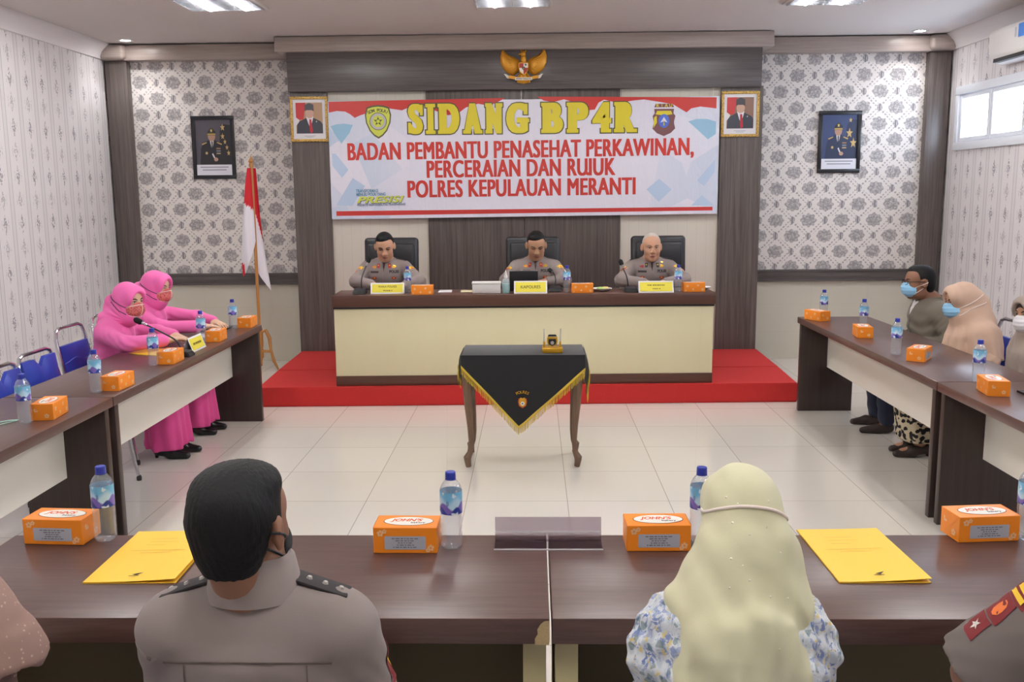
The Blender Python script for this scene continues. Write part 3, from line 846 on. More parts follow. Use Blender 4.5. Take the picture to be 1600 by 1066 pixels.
slab('paper_stack', [(-2.425, 6.36), (-2.33, 6.34), (-2.34, 6.53), (-2.42, 6.55)], .012, M_paper, TZ, 'crumpled white papers beside the yellow name card', 'paper')
slab('notebook', [(-2.50, 6.74), (-2.40, 6.72), (-2.40, 6.90), (-2.50, 6.92)], .008, M_paper, TZ, 'small white notebook at the hand of the woman beside the flag', 'notebook')
slab('tablet', [(-2.55, 7.05), (-2.38, 7.02), (-2.38, 7.30), (-2.55, 7.33)], .009, M_black, TZ, 'black tablet lying at the far end of the left table', 'tablet')
slab('phone', [(2.475, 4.66), (2.62, 4.66), (2.62, 4.76), (2.475, 4.76)], .010, M_black, TZ, 'black phone lying by the right-hand orange box', 'phone')
o = MB().tube([(-2.62, 3.98, TZ+.004), (-2.52, 4.02, TZ+.004), (-2.43, 4.13, TZ+.005), (-2.40, 4.21, TZ+.004), (-2.44, 4.20, TZ+.004), (-2.50, 4.12, TZ+.004), (-2.60, 4.06, TZ+.004)], .003, 6).build('mask_strap', mat('mint_strap', (190, 226, 214), .7))
tag(o, 'pale green face mask strap lying on the left near table', 'mask strap')

# ------------------------------------------------------------------ clear sign holder
def holder():
    r = empty('sign_holder', (.041, 2.64, TZ), 0, 'empty clear acrylic sign holder lying across the table seam', 'sign holder')
    ac = glassmat('smoked_acrylic', (.82, .79, .83), .78, .05)
    MB().box((-.158, -.035, .0005), (.158, .045, .0035)).build('foot', ac, r, smooth=False)
    b = MB(); b.box((-.158, .030, .0035), (.158, .033, .078), M=T(0, 0, 0, rx=-.10)); b.box((-.158, .036, .0035), (.158, .039, .076), M=T(0, 0, 0, rx=-.10)); b.build('upright', ac, r, smooth=False)
    b = MB(); b.box((-.159, -.037, .0004), (.159, -.0345, .0042)); b.box((-.158, .0285, .030), (.158, .0298, .033)); b.build('polished_edge', mat('acrylic_edge', (214, 212, 216), .2), r, smooth=False)
holder()

# ------------------------------------------------------------------ name cards
M_cardyel = mat('yellow_card_print', (236, 222, 74), .5)
def name_card(loc, rz, w, h, lines, label, name_mat=None):
    r = empty('name_card', loc, rz, label, 'name card', 'folded name cards')
    b = MB(); d = .035
    b.add([(-w/2, -d, 0), (w/2, -d, 0), (w/2, 0, h), (-w/2, 0, h), (-w/2, d, 0), (w/2, d, 0)], [(0, 1, 2, 3), (3, 2, 5, 4)], 0)
    b.build('card', [M_paper], r, smooth=False)
    b = MB(); al = math.atan2(d, h); M = T(0, -d/2-.0012, h/2, rx=-al); mm = .012
    hh = math.hypot(d, h)/2
    b.flat([(-w/2+mm, -hh+mm), (w/2-mm, -hh+mm), (w/2-mm, hh-mm), (-w/2+mm, hh-mm)], -.0005, M, 0)
    for t, z, s, wd in lines:
        if t: b.text(t, M @ T(0, -.0015, z), s, width=wd, bold=.015, mi=1)
        else:                # too small to read in the photograph: a row of ink marks
            x = -wd/2; rr = random.Random(wd)
            while x < wd/2: l = rr.uniform(.006, .014); b.flat([(x, z-s*.3), (x+l, z-s*.3), (x+l, z+s*.3), (x, z+s*.3)], -.0015, M, 1); x += l+rr.choice((.004, .004, .010))
    b.build('printed_face', [name_mat or M_cardyel, mat('olive_ink', (120, 104, 44), .6)], r, smooth=False)
    return r
name_card((-.022, 8.045, .9588), DR, .285, .105, [('KAPOLRES', 0, .036, .17)], 'yellow KAPOLRES name card in the middle of the head desk')
name_card((-1.262, 8.085, .9588), DR, .29, .092, [('WAKA POLRES', .014, .026, .16), (None, -.020, .016, .07)], 'yellow two-line name card before the left officer')
name_card((1.052, 8.045, .9588), DR, .30, .098, [(None, .014, .018, .15), (None, -.018, .014, .06)], 'glaring pale yellow name card before the white-haired officer')
name_card((-2.295, 6.22, TZ+.0003), PI/2, .25, .095, [(None, .0, .024, .15)], 'yellow name card on the left table behind the microphone')

# ------------------------------------------------------------------ gooseneck microphones
M_micgrey = mat('grey_mic_base', (74, 76, 84), .4)
def mic(loc, rz, pts, label, grille=True):
    r = empty('desk_microphone', loc, rz, label, 'microphone', 'gooseneck microphones')
    b = MB(); b.add([(-.06, -.055, 0), (.06, -.055, 0), (.06, .055, 0), (-.06, .055, 0), (-.05, -.035, .032), (.05, -.035, .032), (.05, .045, .05), (-.05, .045, .05)],
                    [(3, 2, 1, 0), (4, 5, 6, 7), (0, 1, 5, 4), (1, 2, 6, 5), (2, 3, 7, 6), (3, 0, 4, 7)])
    bmesh.ops.bevel(b.bm, geom=list(b.bm.edges), offset=.006, segments=2, affect='EDGES'); b.build('base', M_black, r)
    MB().box((-.045, -.03, .0345), (.045, .0, .0375), .001, M=T(0, 0, 0, rx=.16)).build('button_plate', M_micgrey, r)
    P = [Vector(p) for p in pts]
    # smooth the neck
    Q = []
    for i in range(len(P)-1):
        a = P[max(i-1, 0)]; b_, c = P[i], P[i+1]; d = P[min(i+2, len(P)-1)]
        for k in range(6):
            t = k/6; Q.append(.5*((2*b_)+(c-a)*t+(2*a-5*b_+4*c-d)*t*t+(3*b_-a-3*c+d)*t**3))
    Q.append(P[-1])
    MB().tube(Q, .0055, 8).build('gooseneck', M_black, r)
    dr = (Q[-1]-Q[-3]).normalized()
    MB().tube([Q[-1]-dr*.035, Q[-1]], [.008, .010], 10).build('collar', M_chrome, r)
    MB().tube([Q[-1], Q[-1]+dr*.012, Q[-1]+dr*.045, Q[-1]+dr*.058], [.012, .019, .019, .009], 12).build('foam_head', mat('black_foam', (16, 16, 18), .95), r)
mic((-2.268, 5.965, TZ+.0003), PI/2, [(.0, .02, .045), (.0, .05, .10), (.0, .12, .145), (.01, .27, .218)], 'black gooseneck microphone on the left table bent towards the women in pink')
mic((-1.500, 8.055, .9588), DR, [(.01, .03, .045), (.015, .03, .13), (.04, .07, .21), (.06, .10, .262)], 'black gooseneck microphone beside the left officer')
mic((.845, 8.085, .9588), DR, [(-.02, .03, .045), (-.035, .03, .13), (-.055, .05, .18), (-.07, .08, .225)], 'black gooseneck microphone beside the white-haired officer')
mic((.19, 8.165, .9588), DR, [(.0, .03, .045), (.01, .05, .10), (.0, .10, .14), (-.02, .15, .16)], 'black microphone between the laptop and the bottle on the head desk')

# ------------------------------------------------------------------ other things on the head desk
def tissue():
    r = empty('tissue_box', (-.403, 8.085, .9588), DR, 'white lidded tissue box on the head desk', 'tissue box')
    MB().box((-.122, -.06, 0), (.122, .06, .08), .006).build('body', M_white, r)
    MB().box((-.126, -.064, .079), (.126, .064, .096), .005).build('lid', M_white, r)
tissue()
def sanitizer():
    r = empty('sanitizer_bottle', (-.235, 8.06, .9588), 0, 'clear bottle of turquoise hand gel with a white nozzle', 'bottle')
    MB().lathe([(.0005, 0), (.031, 0), (.034, .006), (.034, .082), (.0005, .082)], 24).build('gel', mat('turquoise_gel', (150, 208, 208), .3), r)
    MB().lathe([(.0345, .004), (.0348, .10), (.030, .118), (.016, .128), (.015, .134), (.0005, .134)], 24).build('shell', petmat('frosted_shell', (.95, .99, .99), .25, .2), r)
    MB().lathe([(.017, .128), (.017, .146), (.010, .158), (.006, .182), (.003, .196), (.0005, .198)], 20).build('nozzle', M_white, r)
sanitizer()
def laptop():
    r = empty('laptop', (-.083, 8.24, .9588), DR, 'thin black laptop open behind the KAPOLRES card', 'laptop')
    MB().box((-.125, -.02, 0), (.125, .17, .012), .003).build('keyboard_base', M_black, r)
    b = MB(); b.box((-.125, -.012, .0), (.125, -.004, .175), .003, M=T(0, -.01, .008, rx=.12)); s = b.build('screen', M_black, r)
    MB().box((-.123, -.0125, .170), (.123, -.0035, .1765), .001, M=T(0, -.01, .008, rx=.12)).build('lid_rim', M_chrome, s)
laptop()
def plate(x, y, label, food):
    r = empty('dish', (x, y, .9588), 0, label, 'dish', 'small dishes on the head desk')
    MB().lathe([(.0005, .0), (.05, .0), (.075, .012), (.09, .024), (.086, .024), (.07, .015), (.0005, .006)], 28).build('plate', M_paper, r)
    for k, (dx, dy, c) in enumerate(food):
        MB().ell((dx, dy, .022), (.035, .025, .014)).build('snack', mat('snack_%d' % c, ((178, 206, 120), (236, 208, 140), (232, 150, 60))[c], .7), r)
plate(.60, 8.19, 'white dish of pale green snacks right of the middle box on the head desk', [(-.01, 0, 0), (.03, .02, 1)])
plate(1.475, 8.26, 'white dish of orange snacks at the right end of the head desk', [(0, 0, 2), (-.035, .02, 1)])
slab('document', [(-.83, 8.13), (-.71, 8.13), (-.72, 8.30), (-.83, 8.30)], .004, M_paper, .9588, 'white paper sheet behind the left orange box on the head desk', 'paper')
slab('document', [(-.63, 8.12), (-.53, 8.13), (-.53, 8.28), (-.64, 8.28)], .004, mat('cream_paper', (226, 216, 178), .6), .9588, 'cream paper sheet tucked behind the white tissue box', 'paper')
slab('document', [(-1.40, 8.14), (-1.20, 8.13), (-1.19, 8.22), (-1.39, 8.23)], .003, M_paper, .9588, 'white sheet on which the left officer is writing', 'paper')
# ------------------------------------------------------------------ banner
def bx(px): return -2.08+(px-516)*.00652
def bz(px, py): return 2.755-(py-(158-(px-513)*.0132))*.00640
def vinyl(t):
    x, y, z = t.pos()
    n = t.noise(2.2, 2); v = t.voronoi(2.6, 'F1', (1, 1, .9), .9, 'Color')[0]
    edge = (x+.09).abs().step(.75, 1.95)
    c = t.mix(edge*(v*.75)*.62, (228, 226, 240), (142, 186, 218))
    t.col(c); t.set('Roughness', .32); t.set('Specular IOR Level', .4)
    w = t.noise(3.0, 3, .6, (2.4, 1, 1.1), 1.2); t.bump(w, .35, .03)
M_vinyl = mat('banner_vinyl', fn=vinyl)
M_bred = mat('banner_red', (204, 58, 54), .4); M_bblue = mat('banner_blue', (150, 192, 220), .4); M_bwhite = mat('banner_white', (226, 222, 238), .4)
M_btext = mat('banner_text_red', (204, 60, 52), .4); M_byel = mat('banner_yellow', (222, 206, 52), .4); M_bout = mat('banner_outline', (84, 84, 60), .4)
M_teal = mat('banner_teal', (84, 140, 172), .5); M_lime = mat('banner_lime', (206, 214, 84), .5); M_brown = mat('emblem_brown', (122, 80, 84), .5); M_bblu2 = mat('emblem_blue', (84, 116, 214), .5); M_bgrey = mat('emblem_grey', (186, 184, 190), .5)
SLAB = {'S': [(.80, .62, 1.0, .97), (0, .03, .20, .38)], 'I': [(0, 0, 1, .12), (0, .88, 1, 1), (.2, 0, .8, 1)], 'D': [(-.06, 0, .3, .12), (-.06, .88, .3, 1)],
        'A': [(-.05, 0, .40, .12), (.60, 0, 1.05, .12)], 'N': [(-.06, 0, .40, .12), (-.06, .88, .36, 1), (.62, .88, 1.06, 1)], 'G': [(.80, .62, .98, .97), (.55, .36, 1.06, .48)],
        'B': [(-.06, 0, .3, .12), (-.06, .88, .3, 1)], 'P': [(-.06, 0, .52, .12), (-.06, .88, .3, 1)], '4': [(.45, 0, 1.0, .12)], 'R': [(-.06, 0, .44, .12), (-.06, .88, .3, 1), (.72, 0, 1.08, .12)]}
def slab_glyph(b, ch, x0, x1, z0, z1, y, e, mi, bold):
    v, f = text_geo(ch, 1, bold, 'LEFT', 0)
    xs = [p[0] for p in v]; zs = [p[1] for p in v]; w, h = max(xs)-min(xs), max(zs)-min(zs)
    mx_ = .10 if ch not in 'SG' else 0
    ax0, ax1 = x0+(x1-x0)*mx_*.6, x1-(x1-x0)*(mx_ if ch in 'ANI' else mx_*.3)
    W = (x1-x0)*.20; lay = 0
    if ch != 'I':
        for k in range(7):       # overprinted copies give the heavy stems
            ox = W*(k/6-.5); lay += 1
            b.add([(ax0+W/2-e*(1-2*(p[0]-min(xs))/w)+(p[0]-min(xs))/w*(ax1-ax0-W)+ox, y-.0002*lay, z0-e+(p[1]-min(zs))/h*(z1-z0+2*e)) for p in v], f, mi)
    for r in SLAB[ch]:
        lay += 1; yy = y-.0002*lay
        X0, X1 = ax0+(ax1-ax0)*r[0], ax0+(ax1-ax0)*r[2]; Z0, Z1 = z0+(z1-z0)*r[1], z0+(z1-z0)*r[3]
        b.add([(X0-e, yy, Z0-e), (X1+e, yy, Z0-e), (X1+e, yy, Z1+e), (X0-e, yy, Z1+e)], [(0, 1, 2, 3)], mi)
def star(cx, cz, r, n=5, k=.42, a0=PI/2): return [(cx+(r if i % 2 == 0 else r*k)*math.cos(a0+i*PI/n), cz+(r if i % 2 == 0 else r*k)*math.sin(a0+i*PI/n)) for i in range(2*n)]
def circ(cx, cz, rx, rz=None, n=24): return [(cx+rx*math.cos(2*PI*i/n), cz+(rz or rx)*math.sin(2*PI*i/n)) for i in range(n)]
def banner():
    Y = 9.765
    r = empty('banner', (0, Y, 0), 0, 'wide printed SIDANG BP4R banner hung across the stage wall', 'banner')
    b = MB(); n = 40
    V = []; k = 2
    for i in range(n+1):
        u = i/n; x = -2.083+(1.893+2.083)*u
        z1 = 2.752+.006*u-.012*math.sin(u*PI*3)**2*.6; z0 = 1.558+.026*u
        for z in (z0, z1): V.append((x, 0, z))
    for p in list(V): V.append((p[0], .004, p[2]))
    o = 2*(n+1); F = []
    for i in range(n):
        a = 2*i; F += [(a, a+2, a+3, a+1), (o+a, o+a+1, o+a+3, o+a+2), (a, o+a, o+a+2, a+2), (a+1, a+3, o+a+3, o+a+1)]
    F += [(0, 1, o+1, o), (2*n, o+2*n, o+2*n+1, 2*n+1)]
    b.add(V, F, 0)
    def P(pts): return [(bx(p[0]), bz(*p)) for p in pts]
    def c2(p): return [(500+q[0]/4.706, 130+q[1]/4.706) for q in p]
    def c3(p): return [(800+q[0]/3.553, 50+q[1]/3.553) for q in p]
    # red pennant waves along the top, pale blue shapes, red foot stripe
    top = lambda px: 159.5-(px-513)*.0132
    L = c2([(80, 218), (140, 206), (200, 210), (235, 228), (270, 256), (310, 238), (360, 222), (430, 200), (520, 185), (620, 200), (700, 165), (760, 158), (860, 200), (960, 235), (1040, 215), (1090, 178), (1180, 150), (1260, 165), (1320, 140), (1380, 108)])
    b.flat(P([(517, top(517)), *L]), -.0010, None, 1)
    R = c3([(150, 358), (190, 380), (240, 388), (300, 372), (360, 392), (430, 432), (470, 428), (490, 390), (520, 374), (600, 392), (680, 378), (740, 372), (820, 384), (900, 398), (945, 425), (975, 442), (1000, 420), (1050, 410), (1138, 420), (1138, 359)])
    b.flat(P(R), -.0010, None, 1)
    b.flat(P(c2([(88, 318), (130, 304), (190, 298), (255, 308), (225, 370), (165, 446), (120, 380)])), -.0008, None, 2)
    b.flat(P(c3([(985, 492), (1030, 478), (1090, 478), (1138, 492), (1138, 560), (1095, 590), (1040, 540)])), -.0008, None, 2)
    for q in ([(92, 520), (120, 520), (210, 640), (160, 700), (92, 610)], [(110, 905), (240, 700), (330, 760), (230, 910)]): b.flat(P(c2(q)), -.0007, None, 3)
    for q in ([(1010, 960), (1070, 900), (1138, 960)], [(1040, 820), (1138, 700), (1138, 770), (1080, 850)], [(760, 870), (830, 810), (900, 870), (830, 940)]): b.flat(P(c3(q)), -.0007, None, 3)
    b.flat([(-2.035, 1.592), (1.845, 1.618), (1.845, 1.655), (-2.035, 1.640)], -.0010, None, 1)
    b.build('vinyl_sheet', [M_vinyl, M_bred, M_bblue, mat('banner_paleblue', (186, 206, 232), .4)], r, smooth=False)
    # title in slab letters with a dark outline
    b = MB(); xs = [(40, 150), (152, 240), (236, 395), (400, 548), (548, 680), (686, 840), (915, 1075), (1082, 1240), (1242, 1390), (1392, 1548)]
    for ch, (a, c) in zip('SIDANGBP4R', xs):
        p0, p1 = 630+a/4.21, 630+c/4.21; zt = bz(p0, 145+68/4.21-(p0-640)*.0118+1.5); zb = bz(p0, 145+266/4.21-(p0-640)*.0118+1.5)
        slab_glyph(b, ch, bx(p0)+.008, bx(p1)-.008, zb, zt, -.0020, .011, 0, .02)
        slab_glyph(b, ch, bx(p0)+.008, bx(p1)-.008, zb, zt, -.0062, 0, 1, .02)
    b.build('title_lettering', [M_bout, M_byel], r, smooth=False)
    b = MB()
    for t, x0, x1, y0, y1 in (('BADAN PEMBANTU PENASEHAT PERKAWINAN,', 543, 1088, 223, 250), ('PERCERAIAN DAN RUIUK', 667, 966, 253, 279), ('POLRES KEPULAUAN MERANTI', 636, 998, 285, 309)):
        xm = (x0+x1)/2; zc = (bz(xm, y0-2.6)+bz(xm, y1-2.6))/2
        if 'RUIUK' in t:       # the J of this line stands on the baseline: an I with a hook
            gv, gf = text_geo(t, .245, 0, 'CENTER', 0, 1.07); par = list(range(len(gv)))
            def root(i):
                while par[i] != i: par[i] = par[par[i]]; i = par[i]
                return i
            for q in gf:
                for i in q[1:]: par[root(i)] = root(q[0])
            comp = {}
            for i, p in enumerate(gv): comp.setdefault(root(i), []).append(p)
            cs = sorted(([min(p[0] for p in c), max(p[0] for p in c), min(p[1] for p in c)] for c in comp.values()))
            X0, X1 = min(c[0] for c in cs), max(c[1] for c in cs); k = (bx(x1)-bx(x0)-.03)/(X1-X0); J = cs[15]
            jx, w = (J[1]-(X0+X1)/2)*k+.0075, (J[1]-J[0])*k+.015; R_ = .036; arc = [math.radians(185+175*i/12) for i in range(13)]
            pts = [(jx-R_+R_*math.cos(a), J[2]+R_-.002+R_*math.sin(a)) for a in arc]+[(jx-R_+(R_-w)*math.cos(a), J[2]+R_-.002+(R_-w)*math.sin(a)) for a in reversed(arc)]
            n_ = len(arc); b.add([(p[0], 0, p[1]) for p in pts], [(i, i+1, 2*n_-2-i, 2*n_-1-i) for i in range(n_-1)], 0, T(bx(xm), -.0042, zc, ry=-.006))
        b.heavy(t, T(bx(xm), -.0024, zc, ry=-.006), .0075, 3, .005, size=.245, width=bx(x1)-bx(x0)-.03, bold=.0, mi=0, space=1.07)
    b.build('subtitle_lettering', [M_btext], r, smooth=False)
    b = MB()
    for t, px, py, s, w, mi, sh in (('TRANSFORMASI', 573, 300.5, .045, .23, 0, 0), ('MENUJU POLRI YANG', 579, 306, .042, .30, 0, 0), ('PRESISI', 594, 314.5, .092, .49, 1, .3), ('PREDIKTIF RESPONSIBILITAS TRANSPARANSI', 595, 322.3, .03, .50, 2, 0)):
        b.text(t, T(bx(px), -.003-.0006*mi, bz(px, py-1), ry=-.012), s, width=w, bold=.03, mi=mi, shear=sh)
        if mi == 1: b.text(t, T(bx(px)+.006, -.0029, bz(px, py-.2), ry=-.012), s, width=w, bold=.045, mi=2, shear=sh)
    b.build('slogan_lettering', [M_teal, M_lime, mat('slogan_grey', (110, 120, 150), .5)], r, smooth=False)
    # round-topped yellow shield on the left
    cx, cz = bx(594), bz(594, 189); b = MB()
    sh = [(-.115, .135), (-.06, .152), (0, .158), (.06, .152), (.115, .135), (.135, .06), (.125, -.02), (.09, -.10), (.045, -.15), (0, -.178), (-.045, -.15), (-.09, -.10), (-.125, -.02), (-.135, .06)]
    b.flat([(cx+p[0], cz+p[1]) for p in sh], -.0030, None, 0); b.flat([(cx+p[0]*.90, cz+p[1]*.90) for p in sh], -.0036, None, 1)
    b.flat(circ(cx, cz-.005, .088), -.0042, None, 0); b.flat(circ(cx, cz-.005, .082), -.0048, None, 2); b.flat(circ(cx, cz-.005, .058), -.0054, None, 1)
    b.flat(star(cx, cz-.005, .048), -.0060, None, 0); b.flat(circ(cx, cz-.005, .018), -.0066, None, 1)
    for i, ch in enumerate('SDM POLRI'):
        a = (i-4)*.115; b.text(ch, T(cx+math.sin(a)*.21, -.0046, cz-.105+math.cos(a)*.21, ry=a), .042, bold=.03, mi=0)
    b.build('shield_emblem', [M_bout, M_lime, M_bgrey], r, smooth=False)
    # police district badge on the right
    cx, cz = bx(1039.5), bz(1039.5, 187); b = MB()
    sh = [(-.10, .115), (.10, .115), (.095, .07), (.115, .045), (.10, -.02), (.115, -.08), (.07, -.125), (0, -.155), (-.07, -.125), (-.115, -.08), (-.10, -.02), (-.115, .045), (-.095, .07)]
    b.flat([(cx+p[0], cz+p[1]) for p in sh], -.003, None, 0)
    b.flat([(cx-.10, cz+.13), (cx+.10, cz+.13), (cx+.085, cz+.165), (cx-.085, cz+.165)], -.0031, None, 0)
    for i, ch in enumerate('RIAU'): b.text(ch, T(cx-.066+i*.044, -.0042, cz+.147), .045, bold=.03, mi=1)
    b.flat([(cx-.07, cz+.095), (cx+.07, cz+.095), (cx+.085, cz+.06), (cx, cz+.05), (cx-.085, cz+.06)], -.0036, None, 1)
    b.flat([(cx-.105, cz-.075), (cx-.07, cz-.02), (cx-.075, cz+.05), (cx-.10, cz+.03)], -.0036, None, 1); b.flat([(cx+.105, cz-.075), (cx+.07, cz-.02), (cx+.075, cz+.05), (cx+.10, cz+.03)], -.0036, None, 0)
    b.flat(circ(cx, cz-.005, .055, .068), -.0042, None, 2); b.flat([(cx-.035, cz-.02), (cx, cz+.035), (cx+.035, cz-.02), (cx, cz-.008)], -.0048, None, 3); b.flat([(cx-.008, cz-.05), (cx+.008, cz-.05), (cx, cz+.005)], -.0054, None, 1)
    b.build('district_badge', [M_brown, M_byel, M_bblu2, M_bwhite], r, smooth=False)
    for px in (595, 664, 818, 972, 1115):
        MB().tube([(bx(px), .003, bz(px, 158)+.015), (bx(px), .003, 2.842)], .003, 6).build('hanging_cord', M_white, r)
banner()
# ------------------------------------------------------------------ gilded eagle
def eagle():
    r = empty('eagle_emblem', (-.085, 9.735, 2.89), 0, 'gilded spread-winged eagle emblem with a shield on the header above the banner', 'wall emblem')
    G = mat('gilded_wood', (214, 150, 40), .35, .35); Gd = mat('gilded_dark', (160, 92, 34), .5, .2)
    # body, neck, head, beak, crest, tail
    b = MB(); b.ell((0, -.03, .16), (.048, .032, .085)); b.ell((0, -.034, .245), (.03, .026, .048)); b.ell((-.004, -.042, .288), (.026, .024, .024))
    b.tube([(-.02, -.045, .292), (-.042, -.05, .286), (-.05, -.05, .276)], [.013, .008, .002], 8)
    for s in (-1, 0, 1): b.tube([(s*.012, -.035, .305), (s*.024, -.03, .328), (s*.034, -.028, .334)], [.009, .006, .002], 6)
    b.build('body', G, r, ang=1.2)
    b = MB()
    for k in range(-3, 4): b.tube([(k*.012, -.03, .09), (k*.018, -.034, .03), (k*.020, -.03, .004-abs(k)*-.004)], [.013, .014, .008], 8)
    b.build('tail', G, r, ang=1.2)
    out = [(.04, .235), (.085, .262), (.12, .275), (.155, .292), (.185, .32), (.205, .345), (.222, .322), (.235, .27), (.232, .215), (.212, .165), (.178, .125), (.135, .098), (.10, .088), (.055, .12), (.035, .17)]
    for s in (-1, 1):
        b = MB(); cxz = (.13, .19)
        V = [(s*cxz[0], -.045, cxz[1])]; F = []; n = len(out)
        for q, (k, y) in enumerate(((.35, -.046), (.7, -.036), (.93, -.022), (1, -.006), (1, -.0005))):
            for p in out: V.append((s*(cxz[0]+(p[0]-cxz[0])*k), y, cxz[1]+(p[1]-cxz[1])*k))
        for i in range(n):
            j = (i+1) % n; F.append((0, 1+i, 1+j))
            for q in range(4): F.append((1+q*n+i, 1+(q+1)*n+i, 1+(q+1)*n+j, 1+q*n+j))
        b.add(V, F)
        w = b.build('wing', G, r, ang=1.2)
        f = MB()
        for k in range(8):   # flight feathers as ridges fanning from the shoulder
            t = k/7; tip = ((.222-.11*t**1.3), (.315-.215*t)); st = (.075+.02*(1-t), .235-.09*t)
            f.tube([(s*st[0], -.036, st[1]), (s*(st[0]+tip[0])/2*1.02, -.043, (st[1]+tip[1])/2-.006), (s*tip[0]*.97, -.020, tip[1])], [.004, .007, .004], 6)
        f.build('feather', Gd if False else G, w, ang=1.2)
    sh = [(-.048, .205), (.048, .205), (.05, .16), (.036, .115), (0, .085), (-.036, .115), (-.05, .16)]
    b = MB(); b.prism(sh, -.072, -.055, mi=0)
    def half(pts, mi): b.flat([(p[0]*.88, (p[1]-.15)*.88+.15) for p in pts], -.0735, None, mi)
    half([(-.048, .205), (0, .205), (0, .155), (-.05, .155)], 1); half([(0, .205), (.048, .205), (.05, .155), (0, .155)], 2)
    half([(-.05, .155), (0, .155), (0, .085), (-.036, .115)], 2); half([(0, .155), (.05, .155), (.036, .115), (0, .085)], 1)
    b.flat([(-.016, .165), (.016, .165), (.014, .145), (0, .132), (-.014, .145)], -.0745, None, 3); b.flat(star(0, .150, .009), -.0752, None, 0)
    b.flat(circ(.022, .183, .009), -.0745, None, 3)
    b.build('shield', [G, mat('shield_red', (168, 40, 30), .5), mat('shield_white', (226, 222, 214), .5), M_black], r, smooth=False)
    b = MB(); n = 20; V = []
    for i in range(n+1):
        u = i/n*2-1; x = u*.15; z = .058-.012*math.cos(u*PI*.9); y = -.055-.012*math.cos(u*1.5)
        V += [(x, y, z-.014), (x, y, z+.014), (x, y+.006, z+.014), (x, y+.006, z-.014)]
    F = [];
    for i in range(n):
        a = 4*i
        for q in range(4): F.append((a+q, a+4+q, a+4+(q+1) % 4, a+(q+1) % 4))
    F += [(0, 1, 2, 3), (4*n+3, 4*n+2, 4*n+1, 4*n)]
    b.add(V, F, 0)
    for s in (-1, 1): b.add([(s*.145, -.055, .05), (s*.148, -.055, .08), (s*.175, -.05, .098), (s*.20, -.05, .10), (s*.185, -.05, .085), (s*.168, -.05, .058)], [(0, 1, 2, 3, 4, 5)], 1)
    b.add([(-.085, -.0685, .036), (.085, -.0685, .036), (.085, -.0685, .062), (-.085, -.0685, .062)], [(0, 1, 2, 3)], 1)
    b.text('BHINNEKA TUNGGAL IKA', T(0, -.0695, .049), .02, width=.15, bold=.02, mi=2)
    b.build('motto_ribbon', [G, mat('ribbon_white', (222, 214, 204), .5), M_inkdark], r, smooth=False)
    for s in (-1, 1):
        b = MB(); b.tube([(s*.03, -.035, .10), (s*.05, -.05, .075), (s*.06, -.065, .055)], [.012, .010, .006], 8); b.build('claw', G, r)
eagle()
# ------------------------------------------------------------------ framed portraits
def portrait(x, y, z, w, h, label, gilt, paint):
    r = empty('framed_portrait', (x, y, z), 0, label, 'portrait', None)
    fw = .028 if gilt else .040; fm = mat('gilt_frame', rough=.4, fn=lambda t: (t.col(t.mix(t.voronoi(70).step(.1, .5), (62, 42, 24), (198, 160, 84))), t.set('Metallic', .3), t.set('Roughness', .4))) if gilt else mat('black_frame', (24, 24, 30), .35)
    b = MB(); d = -.025
    b.box((-w/2, d, -h/2), (w/2, 0, -h/2+fw), .004); b.box((-w/2, d, h/2-fw), (w/2, 0, h/2), .004); b.box((-w/2, d, -h/2+fw), (-w/2+fw, 0, h/2-fw), .004); b.box((w/2-fw, d, -h/2+fw), (w/2, 0, h/2-fw), .004)
    b.build('frame', fm, r)
    b = MB(); iw, ih = w-2*fw, h-2*fw; mats = []; lay = [0]
    lay[0] = 1
    def sh(pts, c, key):
        m = mat('print_'+key, c, .35)
        if m not in mats: mats.append(m)
        b.flat([(p[0]*iw, p[1]*ih) for p in pts], -.010-.0004*lay[0], None, mats.index(m)); lay[0] += 1
    b.box((-iw/2-.004, -.010, -ih/2-.004), (iw/2+.004, -.001, ih/2+.004)); mats.append(mat('print_white', (224, 222, 228), .35))
    paint(sh); b.build('picture', mats, r, smooth=False)
    return r
def rect(x0, z0, x1, z1): return [(x0, z0), (x1, z0), (x1, z1), (x0, z1)]
